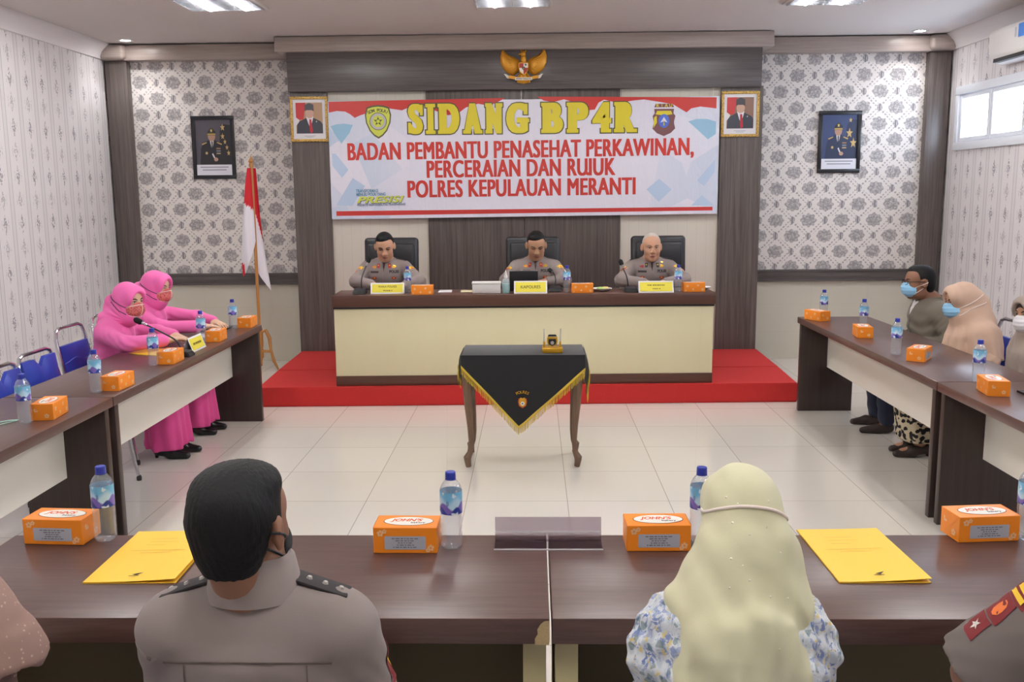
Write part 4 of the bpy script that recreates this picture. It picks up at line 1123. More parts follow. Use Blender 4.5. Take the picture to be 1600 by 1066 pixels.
def officer_print(bg, suit, tint, stars, hatcol):
    def f(sh):
        sh(rect(-.5, -.31, .5, .5), bg, tint+'bg'); sh([(.14, -.31), (.5, -.31), (.5, .40), (.30, .42), (.20, .30)], suit, tint+'drape')
        for p in stars: sh(star(p[0], p[1], p[2]), (196, 168, 110), 'gold')
        sh([(-.40, -.31), (-.36, -.02), (-.30, .08), (-.14, .13), (.06, .13), (.20, .08), (.28, -.02), (.30, -.31)], suit, tint+'suit')
        sh([(-.10, .14), (.02, .14), (.0, .06), (-.04, -.03), (-.08, .06)], (208, 206, 206), 'shirt'); sh([(-.055, .11), (-.02, .11), (-.025, -.05), (-.05, -.05)], (40, 40, 52), 'tie')
        sh(circ(-.04, .20, .105, .085), (176, 138, 118), 'skin'); sh([(-.16, .22), (-.15, .29), (-.04, .36), (.08, .29), (.08, .22)], hatcol, tint+'hat'); sh([(-.16, .225), (.08, .225), (.07, .255), (-.15, .255)], (176, 150, 80), 'band'); sh(star(-.04, .305, .04), (214, 190, 110), 'gold2')
        for s in (-1, 1): sh([(-.04+s*.15, .10), (-.04+s*.29, .065), (-.04+s*.27, .045), (-.04+s*.14, .085)], (196, 168, 110), 'gold')
        for k in range(3): sh(rect(.08, -.03-.045*k, .20, -.005-.045*k), ((150, 120, 90), (120, 130, 140), (170, 150, 120))[k], 'ribbon%d' % k)
        sh(circ(-.2, -.10, .035, .025), (196, 168, 110), 'gold'); sh([(-.05, -.12), (-.02, -.10), (.05, -.20), (.02, -.215)], (214, 212, 214), 'baton'); sh(circ(.06, -.215, .06, .035), (182, 146, 126), 'skin2')
        sh(rect(-.5, -.5, .5, -.31), (222, 222, 232), 'caption')
        for i, w in enumerate((.40, .34)): sh(rect(-w, -.365-.05*i, w, -.345-.05*i), (150, 150, 162), 'print')
    return f
def suit_print(bg):
    def f(sh):
        sh(rect(-.41, -.36, .41, .42), bg, 'bg%d' % bg[0]); sh([(-.41, .42), (-.41, .05), (-.36, -.02), (-.18, .0), (-.10, .42)], (196, 44, 48), 'flagred'); sh([(-.41, .05), (-.41, -.16), (-.34, -.10), (-.30, -.02)], (226, 220, 222), 'flagwhite')
        sh([(-.40, -.36), (-.38, -.13), (-.30, -.05), (-.10, .03), (.14, .03), (.34, -.05), (.41, -.13), (.41, -.36)], (52, 54, 66), 'jacket')
        sh([(-.10, .07), (.13, .07), (.10, -.04), (.03, -.22), (-.03, -.12)], (226, 226, 232), 'collar'); sh([(0, .0), (.06, .0), (.10, -.32), (.03, -.36), (.0, -.26)], (186, 34, 50), 'redtie')
        sh(circ(.01, .15, .13, .125), (200, 160, 140), 'skin3'); sh([(-.13, .20), (-.13, .36), (.0, .41), (.14, .37), (.15, .20), (.08, .23), (-.08, .23)], (58, 54, 62), 'cap')
        sh(star(.22, -.06, .025), (220, 216, 200), 'pin')
        for i, w in enumerate((.18, .12)): sh(rect(-w, -.425-.03*i, w, -.415-.03*i), (150, 150, 162), 'print')
    return f
portrait(-3.402, YB-.001, 2.318, .458, .66, 'black framed portrait of an officer on the left damask wall above the flag', False, officer_print((84, 80, 90), (40, 38, 44), 'a', ((.28, .36, .07), (.27, .20, .06), (.33, .10, .05), (.38, .0, .05), (.42, -.10, .055)), (44, 42, 40)))
portrait(3.226, YB-.001, 2.313, .445, .64, 'black framed blue-toned portrait of an officer on the right damask wall', False, officer_print((58, 72, 112), (42, 52, 82), 'b', ((.30, .40, .05), (.28, .16, .10), (.40, -.02, .10)), (40, 44, 56)))
portrait(-2.282, 9.799, 2.575, .39, .452, 'gilt framed portrait of a man in a dark suit left of the banner', True, suit_print((178, 142, 110)))
portrait(2.105, 9.799, 2.582, .385, .452, 'gilt framed portrait of a man in a dark suit right of the banner', True, suit_print((140, 104, 88)))
# ------------------------------------------------------------------ flag on its stand
def flag():
    r = empty('flag_on_stand', (-2.855, 9.62, 0), 0, 'red and white flag drooping on a wooden pole by the left damask wall', 'flag')
    wood = mat('pale_wood', rough=.45, fn=grain((176, 118, 60), (202, 146, 84), (20, 20, 1.5), .45))
    MB().tube([(0, 0, .06), (0, 0, 2.10)], .016, 10).build('pole', wood, r)
    MB().lathe([(.0005, 2.09), (.022, 2.095), (.026, 2.115), (.018, 2.135), (.028, 2.15), (.022, 2.165), (.010, 2.185), (.003, 2.21), (.0005, 2.212)], 14).build('finial', wood, r)
    L = [(2.085, -.03), (1.9, -.06), (1.7, -.082), (1.4, -.118), (1.12, -.140), (1.0, -.135)]
    Rr = [(2.085, .035), (1.85, .045), (1.6, .055), (1.39, .068), (1.1, .096), (.84, .128)]
    def ip(t, z):
        for (z1, x1), (z0, x0) in zip(t, t[1:]):
            if z >= z0: return x0+(x1-x0)*(z-z0)/(z1-z0)
        return t[-1][1]
    b = MB()
    def sheet(zlo, xa, xb, y0, amp, ph, matf, nz=40, nx=10):
        V, F, mi = [], [], []
        for th in (0, .003):
            for i in range(nz+1):
                for j in range(nx+1):
                    u = j/nx; zz = zlo(u)+(2.085-zlo(u))*(1-i/nz); a, c = xa(zz), xb(zz)
                    x = a+(c-a)*u; V.append((x, y0+amp*math.sin(u*5+zz*2.1+ph)*min(1, (2.12-zz)*2)+th, zz))
        k = nx+1; o = (nz+1)*k
        for i in range(nz):
            for j in range(nx):
                a = i*k+j; q = V[a]; m = matf((V[a][0]+V[a+1][0])/2, (V[a][2]+V[a+k][2])/2, (j+.5)/nx)
                F += [(a, a+k, a+k+1, a+1), (o+a, o+a+1, o+a+k+1, o+a+k)]; mi += [m, m]
        vs, fs = b.add(V, F)
        for f, m in zip(fs, mi): f.material_index = m
    sheet(lambda u: .985+.36*u**1.6, lambda z: ip(L, z), lambda z: .006+.010*(2.085-z), -.045, .018, 0, lambda x, z, u: 0 if (z > 1.74-.1*u) or (z < 1.10 and u < .25) or (z < 1.14-.6*u and u < .4) else 1)
    sheet(lambda u: 1.06-.235*u, lambda z: -.012, lambda z: ip(Rr, z), .034, .014, 1.2, lambda x, z, u: 0 if z > 1.78-.42*u else 1)
    b.build('flag_cloth', [mat('flag_red', (206, 30, 44), .7), mat('flag_white', (226, 222, 230), .7)], r, ang=1.5)
    MB().lathe([(.02, .12), (.032, .13), (.034, .20), (.026, .23), (.033, .26), (.033, .42), (.026, .45), (.02, .46)], 14).build('socket', wood, r)
    for k in range(3):
        a = -.25+2*PI*k/3; c, s = math.cos(a), math.sin(a)
        MB().tube([(.02*c, .02*s, .40), (.07*c, .07*s, .42), (.11*c, .11*s, .34), (.12*c, .12*s, .22), (.15*c, .15*s, .10), (.20*c, .20*s, .012)], [.018, .026, .026, .018, .024, .012], 8, flatten=.6).build('leg', wood, r)
        MB().tube([(.02*c, .02*s, .20), (.13*c, .13*s, .20)], [.016, .014], 8).build('brace', wood, r)
flag()
# ------------------------------------------------------------------ air conditioner
def aircon():
    r = empty('air_conditioner', (XR, 8.40, 2.92), 0, 'white split air conditioner on the right wall above the window', 'air conditioner')
    b = MB(); P = [(-.001, .0), (-.10, .0), (-.17, .035), (-.205, .09), (-.21, .27), (-.19, .295), (-.001, .30)]
    n = len(P); V = [(p[0], -.47, p[1]) for p in P]+[(p[0], .47, p[1]) for p in P]
    b.add(V, [tuple(range(n)), tuple(range(2*n-1, n-1, -1))]+[(i, i+n, (i+1) % n+n, (i+1) % n) for i in range(n)])
    bmesh.ops.bevel(b.bm, geom=list(b.bm.edges), offset=.006, segments=2, affect='EDGES'); b.build('casing', M_white, r)
    b = MB(); b.box((-.176, -.43, .012), (-.11, .43, .050), M=T(0, 0, 0)); b.build('air_outlet', M_black, r)
    MB().box((-.185, -.43, .002), (-.105, .43, .012), .003, M=T(0, 0, .005, ry=.25)).build('swing_blade', M_alu, r)
    b = MB(); b.add([(-.2125, -.06, .16), (-.2125, -.16, .16), (-.2125, -.16, .27), (-.2125, -.06, .27)], [(0, 1, 2, 3)], 0); b.add([(-.2125, .0, .17), (-.2125, -.03, .17), (-.2125, -.03, .25), (-.2125, .0, .25)], [(0, 1, 2, 3)], 1)
    b.build('energy_sticker', [mat('sticker_blue', (70, 130, 210), .4), mat('sticker_grey', (180, 184, 196), .4)], r, smooth=False)
aircon()
# ------------------------------------------------------------------ signed distance modelling for people
V3 = lambda *a: np.array(a, dtype=np.float32)
def rotm(yaw=0, pitch=0, roll=0):
    """head frame: +y forward; pitch > 0 looks down, yaw > 0 turns to the figure's own left (+z rotation)"""
    return np.array((Matrix.Rotation(yaw, 3, 'Z') @ Matrix.Rotation(-pitch, 3, 'X') @ Matrix.Rotation(roll, 3, 'Y')), dtype=np.float32)
class Field:
    def __init__(s, lo, hi, h):
        s.lo, s.h = np.array(lo, np.float32), h
        s.n = [int(math.ceil((hi[i]-lo[i])/h))+1 for i in range(3)]
        s.ax = [s.lo[i]+h*np.arange(s.n[i], dtype=np.float32) for i in range(3)]
        s.d = np.full(s.n, .25, np.float32)
    def sub(s, lo, hi):
        sl = []
        for i in range(3):
            a = max(0, int((lo[i]-s.lo[i])/s.h)-1); b = min(s.n[i], int((hi[i]-s.lo[i])/s.h)+3)
            if a >= b: return None
            sl.append(slice(a, b))
        return tuple(sl)
    def grid(s, sl): return s.ax[0][sl[0]][:, None, None], s.ax[1][sl[1]][None, :, None], s.ax[2][sl[2]][None, None, :]
    def put(s, fn, lo, hi, k=.02, op='u'):
        m = k+.02; sl = s.sub([v-m for v in lo], [v+m for v in hi])
        if sl is None: return s
        v = fn(*s.grid(sl)); a = s.d[sl]
        if op == 'u':
            if k > 0: q = np.clip(.5+.5*(a-v)/k, 0, 1); s.d[sl] = a*(1-q)+v*q-k*q*(1-q)
            else: s.d[sl] = np.minimum(a, v)
        elif op == 's':
            v = -v
            if k > 0: q = np.clip(.5-.5*(a-v)/k, 0, 1); s.d[sl] = a*(1-q)+v*q+k*q*(1-q)
            else: s.d[sl] = np.maximum(a, v)
        elif op == 'i': s.d[sl] = np.maximum(a, v)
        return s
    def cap(s, a, b, ra, rb=None, k=.02, op='u', flat=None):
        rb = ra if rb is None else rb; a, b = np.array(a, np.float32), np.array(b, np.float32); ab = b-a; L = float(ab@ab)+1e-9; R = max(ra, rb)
        def fn(x, y, z):
            px, py, pz = x-a[0], y-a[1], z-a[2]
            t = np.clip((px*ab[0]+py*ab[1]+pz*ab[2])/L, 0, 1)
            dx, dy, dz = px-t*ab[0], py-t*ab[1], pz-t*ab[2]
            if flat: dx, dy, dz = dx*flat[0], dy*flat[1], dz*flat[2]
            return np.sqrt(dx*dx+dy*dy+dz*dz)-(ra+(rb-ra)*t)
        q = R*(1 if not flat else 1/min(flat))
        return s.put(fn, np.minimum(a, b)-q, np.maximum(a, b)+q, k, op)
    def chain(s, pts, rs, k=.02, op='u', flat=None):
        for i in range(len(pts)-1): s.cap(pts[i], pts[i+1], rs[i], rs[i+1], k, op, flat)
        return s
    def ell(s, c, r, R=None, k=.02, op='u'):
        c = np.array(c, np.float32); m = max(r)
        def fn(x, y, z):
            p = [x-c[0], y-c[1], z-c[2]]
            if R is not None: p = [R[0, i]*p[0]+R[1, i]*p[1]+R[2, i]*p[2] for i in range(3)]
            k0 = np.sqrt((p[0]/r[0])**2+(p[1]/r[1])**2+(p[2]/r[2])**2)+1e-6
            k1 = np.sqrt((p[0]/r[0]**2)**2+(p[1]/r[1]**2)**2+(p[2]/r[2]**2)**2)+1e-6
            return k0*(k0-1)/k1
        return s.put(fn, c-m, c+m, k, op)
    def plane(s, p, n, op='i'):
        """keep the side the normal points away from"""
        n = np.array(n, np.float32); n = n/np.linalg.norm(n); x, y, z = s.grid((slice(None),)*3)
        s.d = np.maximum(s.d, (x-p[0])*n[0]+(y-p[1])*n[1]+(z-p[2])*n[2]); return s
    def disp(s, fn, lo=None, hi=None):
        sl = s.sub(lo, hi) if lo is not None else (slice(None),)*3
        s.d[sl] += fn(*s.grid(sl)); return s
    def at(s, P):
        q = (P-s.lo)/s.h; q = np.clip(q, 0, np.array(s.n)-1.001); i = q.astype(int); f = q-i; r = 0
        for a in (0, 1):
            for b in (0, 1):
                for c in (0, 1):
                    w = (f[:, 0] if a else 1-f[:, 0])*(f[:, 1] if b else 1-f[:, 1])*(f[:, 2] if c else 1-f[:, 2])
                    r = r+w*s.d[np.minimum(i[:, 0]+a, s.n[0]-1), np.minimum(i[:, 1]+b, s.n[1]-1), np.minimum(i[:, 2]+c, s.n[2]-1)]
        return r
    def hit(s, P, D, far=.3, step=.002):
        """march points P along -D and return where they meet the surface"""
        P = np.array(P, np.float32); D = np.array(D, np.float32)/np.linalg.norm(D); out = P-D*far; done = np.zeros(len(P), bool); t = 0
        while t < far and not done.all():
            Q = P-D*t; m = (s.at(Q) < 0) & ~done; out[m] = Q[m]; done |= m; t += step
        return out, done
    def mesh(s):
        d, n = s.d, s.n; sg = d < 0; cnt = np.zeros([v-1 for v in n], np.int8)
        def C(A, o): return A[o[0]:n[0]-1+o[0], o[1]:n[1]-1+o[1], o[2]:n[2]-1+o[2]]
        cs = [(a, b, c) for a in (0, 1) for b in (0, 1) for c in (0, 1)]
        for o in cs: cnt += C(sg, o)
        act = (cnt > 0) & (cnt < 8); I = np.argwhere(act); vid = np.full(act.shape, -1, np.int64); vid[act] = np.arange(len(I))
        acc = np.zeros((len(I), 3), np.float32); w = np.zeros(len(I), np.float32)
        val = {o: d[I[:, 0]+o[0], I[:, 1]+o[1], I[:, 2]+o[2]] for o in cs}
        for o in cs:
            for ax in range(3):
                if o[ax]: continue
                o2 = list(o); o2[ax] = 1; o2 = tuple(o2); a, b = val[o], val[o2]; m = (a < 0) != (b < 0)
                t = a[m]/(a[m]-b[m]); p = np.tile(np.array(o, np.float32), (m.sum(), 1)); p[:, ax] += t; acc[m] += p; w[m] += 1
        v = s.lo+(I+acc/w[:, None])*s.h; F = []
        for ax in range(3):
            sh = [slice(None)]*3; sa, sb = list(sh), list(sh); sa[ax] = slice(0, n[ax]-1); sb[ax] = slice(1, n[ax])
            A, B = sg[tuple(sa)], sg[tuple(sb)]; ch = A != B; E = np.argwhere(ch)
            u, q = (ax+1) % 3, (ax+2) % 3; ok = (E[:, u] > 0) & (E[:, u] < n[u]-1) & (E[:, q] > 0) & (E[:, q] < n[q]-1); E = E[ok]
            inside = A[E[:, 0], E[:, 1], E[:, 2]]
            def cell(du, dq): e = E.copy(); e[:, u] += du; e[:, q] += dq; return vid[e[:, 0], e[:, 1], e[:, 2]]
            Q = np.stack([cell(-1, -1), cell(0, -1), cell(0, 0), cell(-1, 0)], 1); Q[~inside] = Q[~inside][:, ::-1]; F.append(Q)
        return v, np.concatenate(F)
    def build(s, name, mats, parent, matfn=None, smooth=2):
        v, f = s.mesh(); me = bpy.data.meshes.new(name)
        if smooth:   # a light Laplacian pass takes the voxel steps out
            for _ in range(smooth):
                acc = np.zeros_like(v); c = np.zeros(len(v), np.float32)
                for i in range(4):
                    a, b = f[:, i], f[:, (i+1) % 4]; np.add.at(acc, a, v[b]); np.add.at(acc, b, v[a]); np.add.at(c, a, 1); np.add.at(c, b, 1)
                v = v*.5+acc/np.maximum(c, 1)[:, None]*.5
        me.vertices.add(len(v)); me.vertices.foreach_set('co', v.astype(np.float32).ravel())
        me.loops.add(f.size); me.loops.foreach_set('vertex_index', f.astype(np.int32).ravel())
        me.polygons.add(len(f)); me.polygons.foreach_set('loop_start', np.arange(0, f.size, 4, dtype=np.int32)); me.polygons.foreach_set('loop_total', np.full(len(f), 4, np.int32))
        mats = mats if isinstance(mats, (list, tuple)) else [mats]
        for m in mats: me.materials.append(m)
        if matfn is not None: me.polygons.foreach_set('material_index', matfn(v[f].mean(1)).astype(np.int32))
        me.polygons.foreach_set('use_smooth', np.ones(len(f), bool)); me.update(calc_edges=True); me.validate()
        return link(name, me, parent)
class Decal(MB):
    """flat artwork laid onto a field's surface: each vertex is pressed on along the view normal"""
    def __init__(s, field, c, nrm, up=(0, 0, 1), off=.0015):
        super().__init__(); s.f = field; s.c = np.array(c, np.float32); n = np.array(nrm, np.float32); s.nv = n/np.linalg.norm(n)
        r = np.cross(np.array(up, np.float32), s.nv); s.r = r/np.linalg.norm(r); s.u = np.cross(s.nv, s.r); s.off = off; s.k = 0
    def add(s, verts, faces, mi=None, M=None):
        P = np.array([s.c+s.r*v[0]+s.u*v[2]+s.nv*.06 for v in ((M @ Vector(q) if M else q) for q in verts)], np.float32)
        Q, ok = s.f.hit(P, s.nv, .16, .0015); s.k += 1; d = s.off+.0006*s.k
        if not ok.all(): m = Q[ok].mean(0) if ok.any() else s.c; dist = ((P-Q)@s.nv); dist[~ok] = dist[ok].mean() if ok.any() else .06; Q = P-s.nv*dist[:, None]
        return MB.add(s, [tuple(q+s.nv*d) for q in Q], faces, mi)
    def patch(s, pts, mi, n=1):
        """polygon split into a fan of small rings so that it follows the surface"""
        c = np.mean(np.array(pts), 0); V, F, k = [], [], len(pts); rings = 3
        V.append((c[0], 0, c[1]))
        for q in range(1, rings+1):
            for p in pts: V.append((c[0]+(p[0]-c[0])*q/rings, 0, c[1]+(p[1]-c[1])*q/rings))
        for i in range(k):
            j = (i+1) % k; F.append((0, 1+i, 1+j))
            for q in range(rings-1): F.append((1+q*k+i, 1+(q+1)*k+i, 1+(q+1)*k+j, 1+q*k+j))
        s.add(V, F, mi); return s
def sub_rect(x0, z0, x1, z1, n=6):
    p = []
    for a, b in (((x0, z0), (x1, z0)), ((x1, z0), (x1, z1)), ((x1, z1), (x0, z1)), ((x0, z1), (x0, z0))):
        for i in range(n): p.append((a[0]+(b[0]-a[0])*i/n, a[1]+(b[1]-a[1])*i/n))
    return p
# ------------------------------------------------------------------ people
def skinmat(name, c): return mat(name, c, .5, fn=lambda t: (t.set('Subsurface Weight', .08), t.set('Subsurface Scale', .01), t.set('Specular IOR Level', .3)))
SK1, SK2, SK3, SK4 = skinmat('skin_tan', (196, 150, 124)), skinmat('skin_light', (214, 178, 152)), skinmat('skin_brown', (144, 104, 84)), skinmat('skin_olive', (184, 140, 112))
def cloth(name, c, c2=None, rough=.85, scale=9):
    c2 = c2 or tuple(v*.93 for v in c)
    return mat(name, c, rough, fn=lambda t: (t.col(t.mix(t.noise(scale, 4), c2, c)), t.set('Sheen Weight', .1), t.bump(t.noise(420, 2), .12, .002)))
M_hairk = mat('black_hair', rough=.55, fn=lambda t: (t.col(t.mix(t.noise(1, 3, .6, (150, 150, 14)), (4, 4, 6), (15, 15, 18))), t.set('Specular IOR Level', .25), t.bump(t.noise(1, 3, .7, (260, 260, 26)), .5, .004)))
M_hairg = mat('grey_hair', (186, 178, 170), .7)
M_uni = cloth('khaki_uniform', (147, 134, 131), (136, 124, 122)); M_unidk = mat('uniform_seam', (116, 103, 96), .85); M_brownuni = cloth('brown_trousers', (74, 58, 48))
M_epa = mat('dark_epaulette', (38, 32, 34), .7); M_redtab = mat('red_tab', (170, 40, 42), .6); M_orbadge = mat('orange_badge', (232, 150, 40), .55); M_patchred = mat('maroon_patch', (128, 34, 40), .7); M_patchyel = mat('yellow_thread', (240, 196, 48), .6); M_patchor = mat('orange_thread', (236, 120, 50), .6)
M_lip = mat('lips', (158, 92, 84), .5); M_brow = mat('brow', (36, 28, 26), .8); M_eyew = mat('eye_white', (214, 206, 200), .4); M_iris = mat('iris', (30, 22, 20), .3); M_skinshade = mat('eyelid', (128, 88, 70), .6)
M_shoe = mat('black_shoe', (20, 19, 21), .3)

def loc2(fig, p):
    """world point -> figure's local frame"""
    c, s = math.cos(-fig['rz']), math.sin(-fig['rz']); x, y = p[0]-fig['loc'][0], p[1]-fig['loc'][1]
    return V3(x*c-y*s, x*s+y*c, p[2]-fig['loc'][2])
def hand(f, wrist, d, palm, side, curl=.5, k=.008):
    """side: +1 right hand, -1 left. d: pointing direction, palm: the way the palm faces"""
    d = np.array(d, np.float32); d /= np.linalg.norm(d); palm = np.array(palm, np.float32); palm -= d*(palm@d); palm /= np.linalg.norm(palm)
    ac = np.cross(palm, d)*side*-1      # towards the thumb
    w = np.array(wrist, np.float32); R = np.stack([ac, d, palm], 1)
    f.ell(w+d*.048, (.040, .054, .017), R, .012); f.cap(w-d*.01, w+d*.03, .024, .026, .015)
    for i, (o, L) in enumerate(((.029, .068), (.010, .076), (-.010, .071), (-.028, .056))):
        p = w+d*.088+ac*o; a = 0; r = .0088
        for sgm, fr in enumerate((.45, .32, .23)):
            a += curl*(.55, .75, .6)[sgm]*(1+.08*i); q = p+(d*math.cos(a)+palm*math.sin(a))*L*fr+ac*o*.06
            f.cap(p, q, r, r-.0008, .005); p, r = q, r-.0008
    p = w+d*.022+ac*.030; q = p+(ac*.55+d*.75+palm*.35)*.038; e = q+(d*.85+palm*.4-ac*.15)*.030
    f.cap(w+d*.015+ac*.015, p, .018, .014, .01); f.cap(p, q, .0125, .0108, .006); f.cap(q, e, .0106, .009, .005)
def head_skin(f, c, R, s=1.0, female=False, ears=True):
    def P(x, y, z): return c+R@V3(x*s, y*s, z*s)
    def E(p, r, k=.02, op='u', R2=None): f.ell(P(*p), [v*s for v in r], R if R2 is None else R@R2, k*s, op)
    E((0, -.012, .030), (.077, .096, .090)); E((0, .022, -.040), (.060 if not female else .056, .068, .078), .03)
    E((0, .060, -.098), (.028, .024, .020), .03); E((0, .045, .035), (.066, .045, .055), .03)
    for q in (-1, 1):
        E((q*.040, .056, -.028), (.026, .026, .028), .025); E((q*.042, .022, -.078), (.022, .035, .026), .03)
        E((q*.031, .094, .006), (.017, .013, .010), .012, 's'); E((q*.031, .078, .006), (.014, .012, .0105), .006)
        f.cap(P(q*.014, .090, .026), P(q*.046, .078, .022), .0085*s, .007*s, .012*s)
        E((q*.0135, .098, -.034), (.0105, .012, .009), .008)
        if ears:
            E((q*.083, -.008, -.002), (.011, .023, .034), .008, 'u', rotm(q*.35)); E((q*.091, -.003, .001), (.006, .012, .019), .005, 's')
    f.cap(P(0, .090, .010), P(0, .107, -.028), .0095*s, .014*s, .012*s)
    E((0, .086, -.060), (.024, .012, .0065), .008); E((0, .084, -.070), (.020, .012, .0075), .008); E((0, .088, -.046), (.012, .010, .010), .01)
def head_hair(fig, f, c, R, s, style):
    def P(x, y, z): return c+R@V3(x*s, y*s, z*s)
    n = R@V3(0, -.62, 1)
    if style == 'crop':       # side-parted short hair, shaved sides
        f.ell(P(0, -.016, .037), (.0808*s, .099*s, .090*s), R, 0); f.ell(P(.01, .025, .090), (.056*s, .052*s, .032*s), R, .02)
        f.ell(P(0, -.055, -.01), (.074*s, .060*s, .075*s), R, .02)
    elif style == 'thin':
        f.ell(P(0, -.014, .032), (.0795*s, .0985*s, .0925*s), R, 0)
    elif style == 'full':     # the thick square-topped cut seen from behind
        f.ell(P(0, -.020, .030), (.083*s, .097*s, .098*s), R, 0); f.ell(P(.014, .010, .085), (.062*s, .064*s, .040*s), R, .02)
        f.ell(P(0, -.044, -.030), (.062*s, .050*s, .066*s), R, .02); f.ell(P(-.022, -.02, .082), (.05*s, .06*s, .036*s), R, .02)
    # hairline: forehead, temples and ears stay free
    x, y, z = f.grid((slice(None),)*3); L = [R[0, i]*(x-c[0])+R[1, i]*(y-c[1])+R[2, i]*(z-c[2]) for i in range(3)]
    lx, ly, lz = [v/s for v in L]; fr = .064 if style != 'thin' else .080
    t = np.clip((np.abs(lx)-.050)/.016, 0, 1); front = np.where(ly > .050, fr-.012*t, fr+(-.006-fr)*t)
    line = np.where(ly > .006, front, np.where(ly > -.030, .024, -.086 if style != 'full' else -.072))
    f.d = np.maximum(f.d, (line-lz)*s)
def face_art(fig, body, c, R, s, eyes='open', lips=True, browc=None):
    r = fig['root']
    for q in (-1, 1):
        b = Decal(body, c+R@V3(q*.033*s, .10*s, .027*s), R@V3(q*.18, 1, 0), R@V3(0, 0, 1), .0012)
        b.patch([(p[0]*s, p[1]*s) for p in ((-.021, -.001+.003*q), (-.008, .005), (.006, .005), (.021, -.001-.003*q), (.020, -.005-.003*q), (.004, -.0025), (-.010, -.003), (-.020, -.006+.003*q))], 0); b.build('eyebrow', browc or M_brow, r)
        b = Decal(body, c+R@V3(q*.031*s, .10*s, .007*s), R@V3(q*.12, 1, 0), R@V3(0, 0, 1), .0014)
        if eyes == 'open':
            b.patch([(p[0]*s, p[1]*s) for p in ((-.015, 0), (-.008, .0045), (.002, .0055), (.010, .003), (.015, -.001), (.006, -.0045), (-.006, -.0045))], 0)
            b.patch(circ(0, 0, .0052*s, n=10), 1); b.patch([(p[0]*s, p[1]*s) for p in ((-.016, .001), (-.008, .0065), (.003, .0075), (.011, .0045), (.016, 0), (.010, .0025), (.002, .005), (-.008, .004))], 2)
        else:
            b.patch([(p[0]*s, p[1]*s) for p in ((-.018, .009), (-.006, .011), (.006, .011), (.018, .009), (.018, .0), (.006, -.004), (-.006, -.004), (-.018, .0))], 3); b.patch([(p[0]*s, p[1]*s) for p in ((-.018, .0), (-.007, -.0046), (.006, -.0048), (.018, .0), (.006, -.0004), (-.006, -.0002))], 2)
        b.build('eye', [M_eyew, M_iris, M_brow, M_skinshade], r)
    if lips:
        b = Decal(body, c+R@V3(0, .10*s, -.064*s), R@V3(0, 1, 0), R@V3(0, 0, 1), .0012)
        b.patch([(p[0]*s, p[1]*s) for p in ((-.029, .001), (-.010, .006), (0, .0045), (.010, .006), (.029, .001), (.014, -.008), (0, -.010), (-.014, -.008))], 0)
        b.patch([(p[0]*s, p[1]*s) for p in ((-.028, .001), (0, .0016), (.028, .001), (0, -.0018))], 1); b.build('lips', [M_lip, mat('lip_line', (92, 48, 44), .6)], r)
BOX = ((-.50, -.42, -.02), (.50, .78, 1.48))
def figure(name, label, loc, rz, head, sh, hipy=0, yaw=0, pitch=0, roll=0, skin=None, hs=1.0, shw=.185, elbows=None, hands=None, palms=None, curl=.5, feet=None, knees=None, female=False,
           torso=1.0, h=.0068, seat=.47, ears=True, sleeve='long', group=None):
    """head, sh, elbows, hands, feet, knees: world points (right first). Returns a dict with the fields' key points"""
    fig = dict(loc=loc, rz=rz, root=empty('person', loc, rz, label, 'person', group))
    W_ = lambda p: loc2(fig, p)
    hc = W_(head); sc = W_(sh); R = rotm(yaw, pitch, roll); fig.update(hc=hc, sc=sc, R=R, s=hs, shw=shw)
    hip = V3(0, hipy, seat+.09); fig['hip'] = hip; ax = sc-hip; fig['ax'] = ax
    S = [sc+V3(shw, 0, -.03), sc+V3(-shw, 0, -.03)]; fig['S'] = S
    E = [W_(p) for p in elbows]; H = [W_(p) for p in hands]
    K = [W_(p) for p in knees] if knees else [hip+V3(.10, .43, -.04), hip+V3(-.10, .43, -.04)]
    A = [W_(p) for p in feet] if feet else [K[0]*V3(1, 1, 0)+V3(0, -.02, .07), K[1]*V3(1, 1, 0)+V3(0, -.02, .07)]
    fig.update(E=E, H=H, K=K, A=A)
    allp = np.array([*S, *E, *H, *K, *A, hc, hip]); lo = allp.min(0)-V3(.24, .24, .16); hi = allp.max(0)+V3(.24, .24, .22); lo[2] = max(lo[2], -.02)
    fig['lo'], fig['hi'] = lo, hi
    f = Field(lo, hi, h)
    neck0 = sc+V3(0, -.005, .045); nk = hc+R@V3(0, -.025, -.060)*hs
    f.cap(neck0, nk, .056*hs, .052*hs, .02); head_skin(f, hc, R, hs, female, ears)
    q = .86*torso
    f.ell(hip, (.165*q, .125*q, .12), None, .03); f.ell(hip+ax*.42, (.145*q, .10*q, .16), None, .04); f.ell(hip+ax*.80+V3(0, .01, 0), (.160*q, .105*q, .15), None, .05)
    f.cap(S[0]*.8+sc*.2, S[1]*.8+sc*.2, .050, .050, .05); f.cap(neck0, sc-V3(0, 0, .02), .058, .085, .05)
    for i in (0, 1):
        f.chain([S[i], E[i], H[i]], [.044, .036, .024], .02)
        dv = H[i]-E[i]; pl = palms[i] if palms else (0, 0, -1); hand(f, H[i], dv, pl, 1 if i == 0 else -1, curl)
        f.chain([hip+V3((.085, -.085)[i], .03, 0), K[i], A[i]+V3(0, 0, .02)], [.078, .050, .034], .03)
        f.cap(A[i]+V3(0, 0, -.02), A[i]+V3(0, .13, -.045), .030, .022, .02)
    fig['body'] = f; fig['skin'] = skin
    return fig
def finish_body(fig):
    return fig['body'].build('body', fig['skin'], fig['root'])
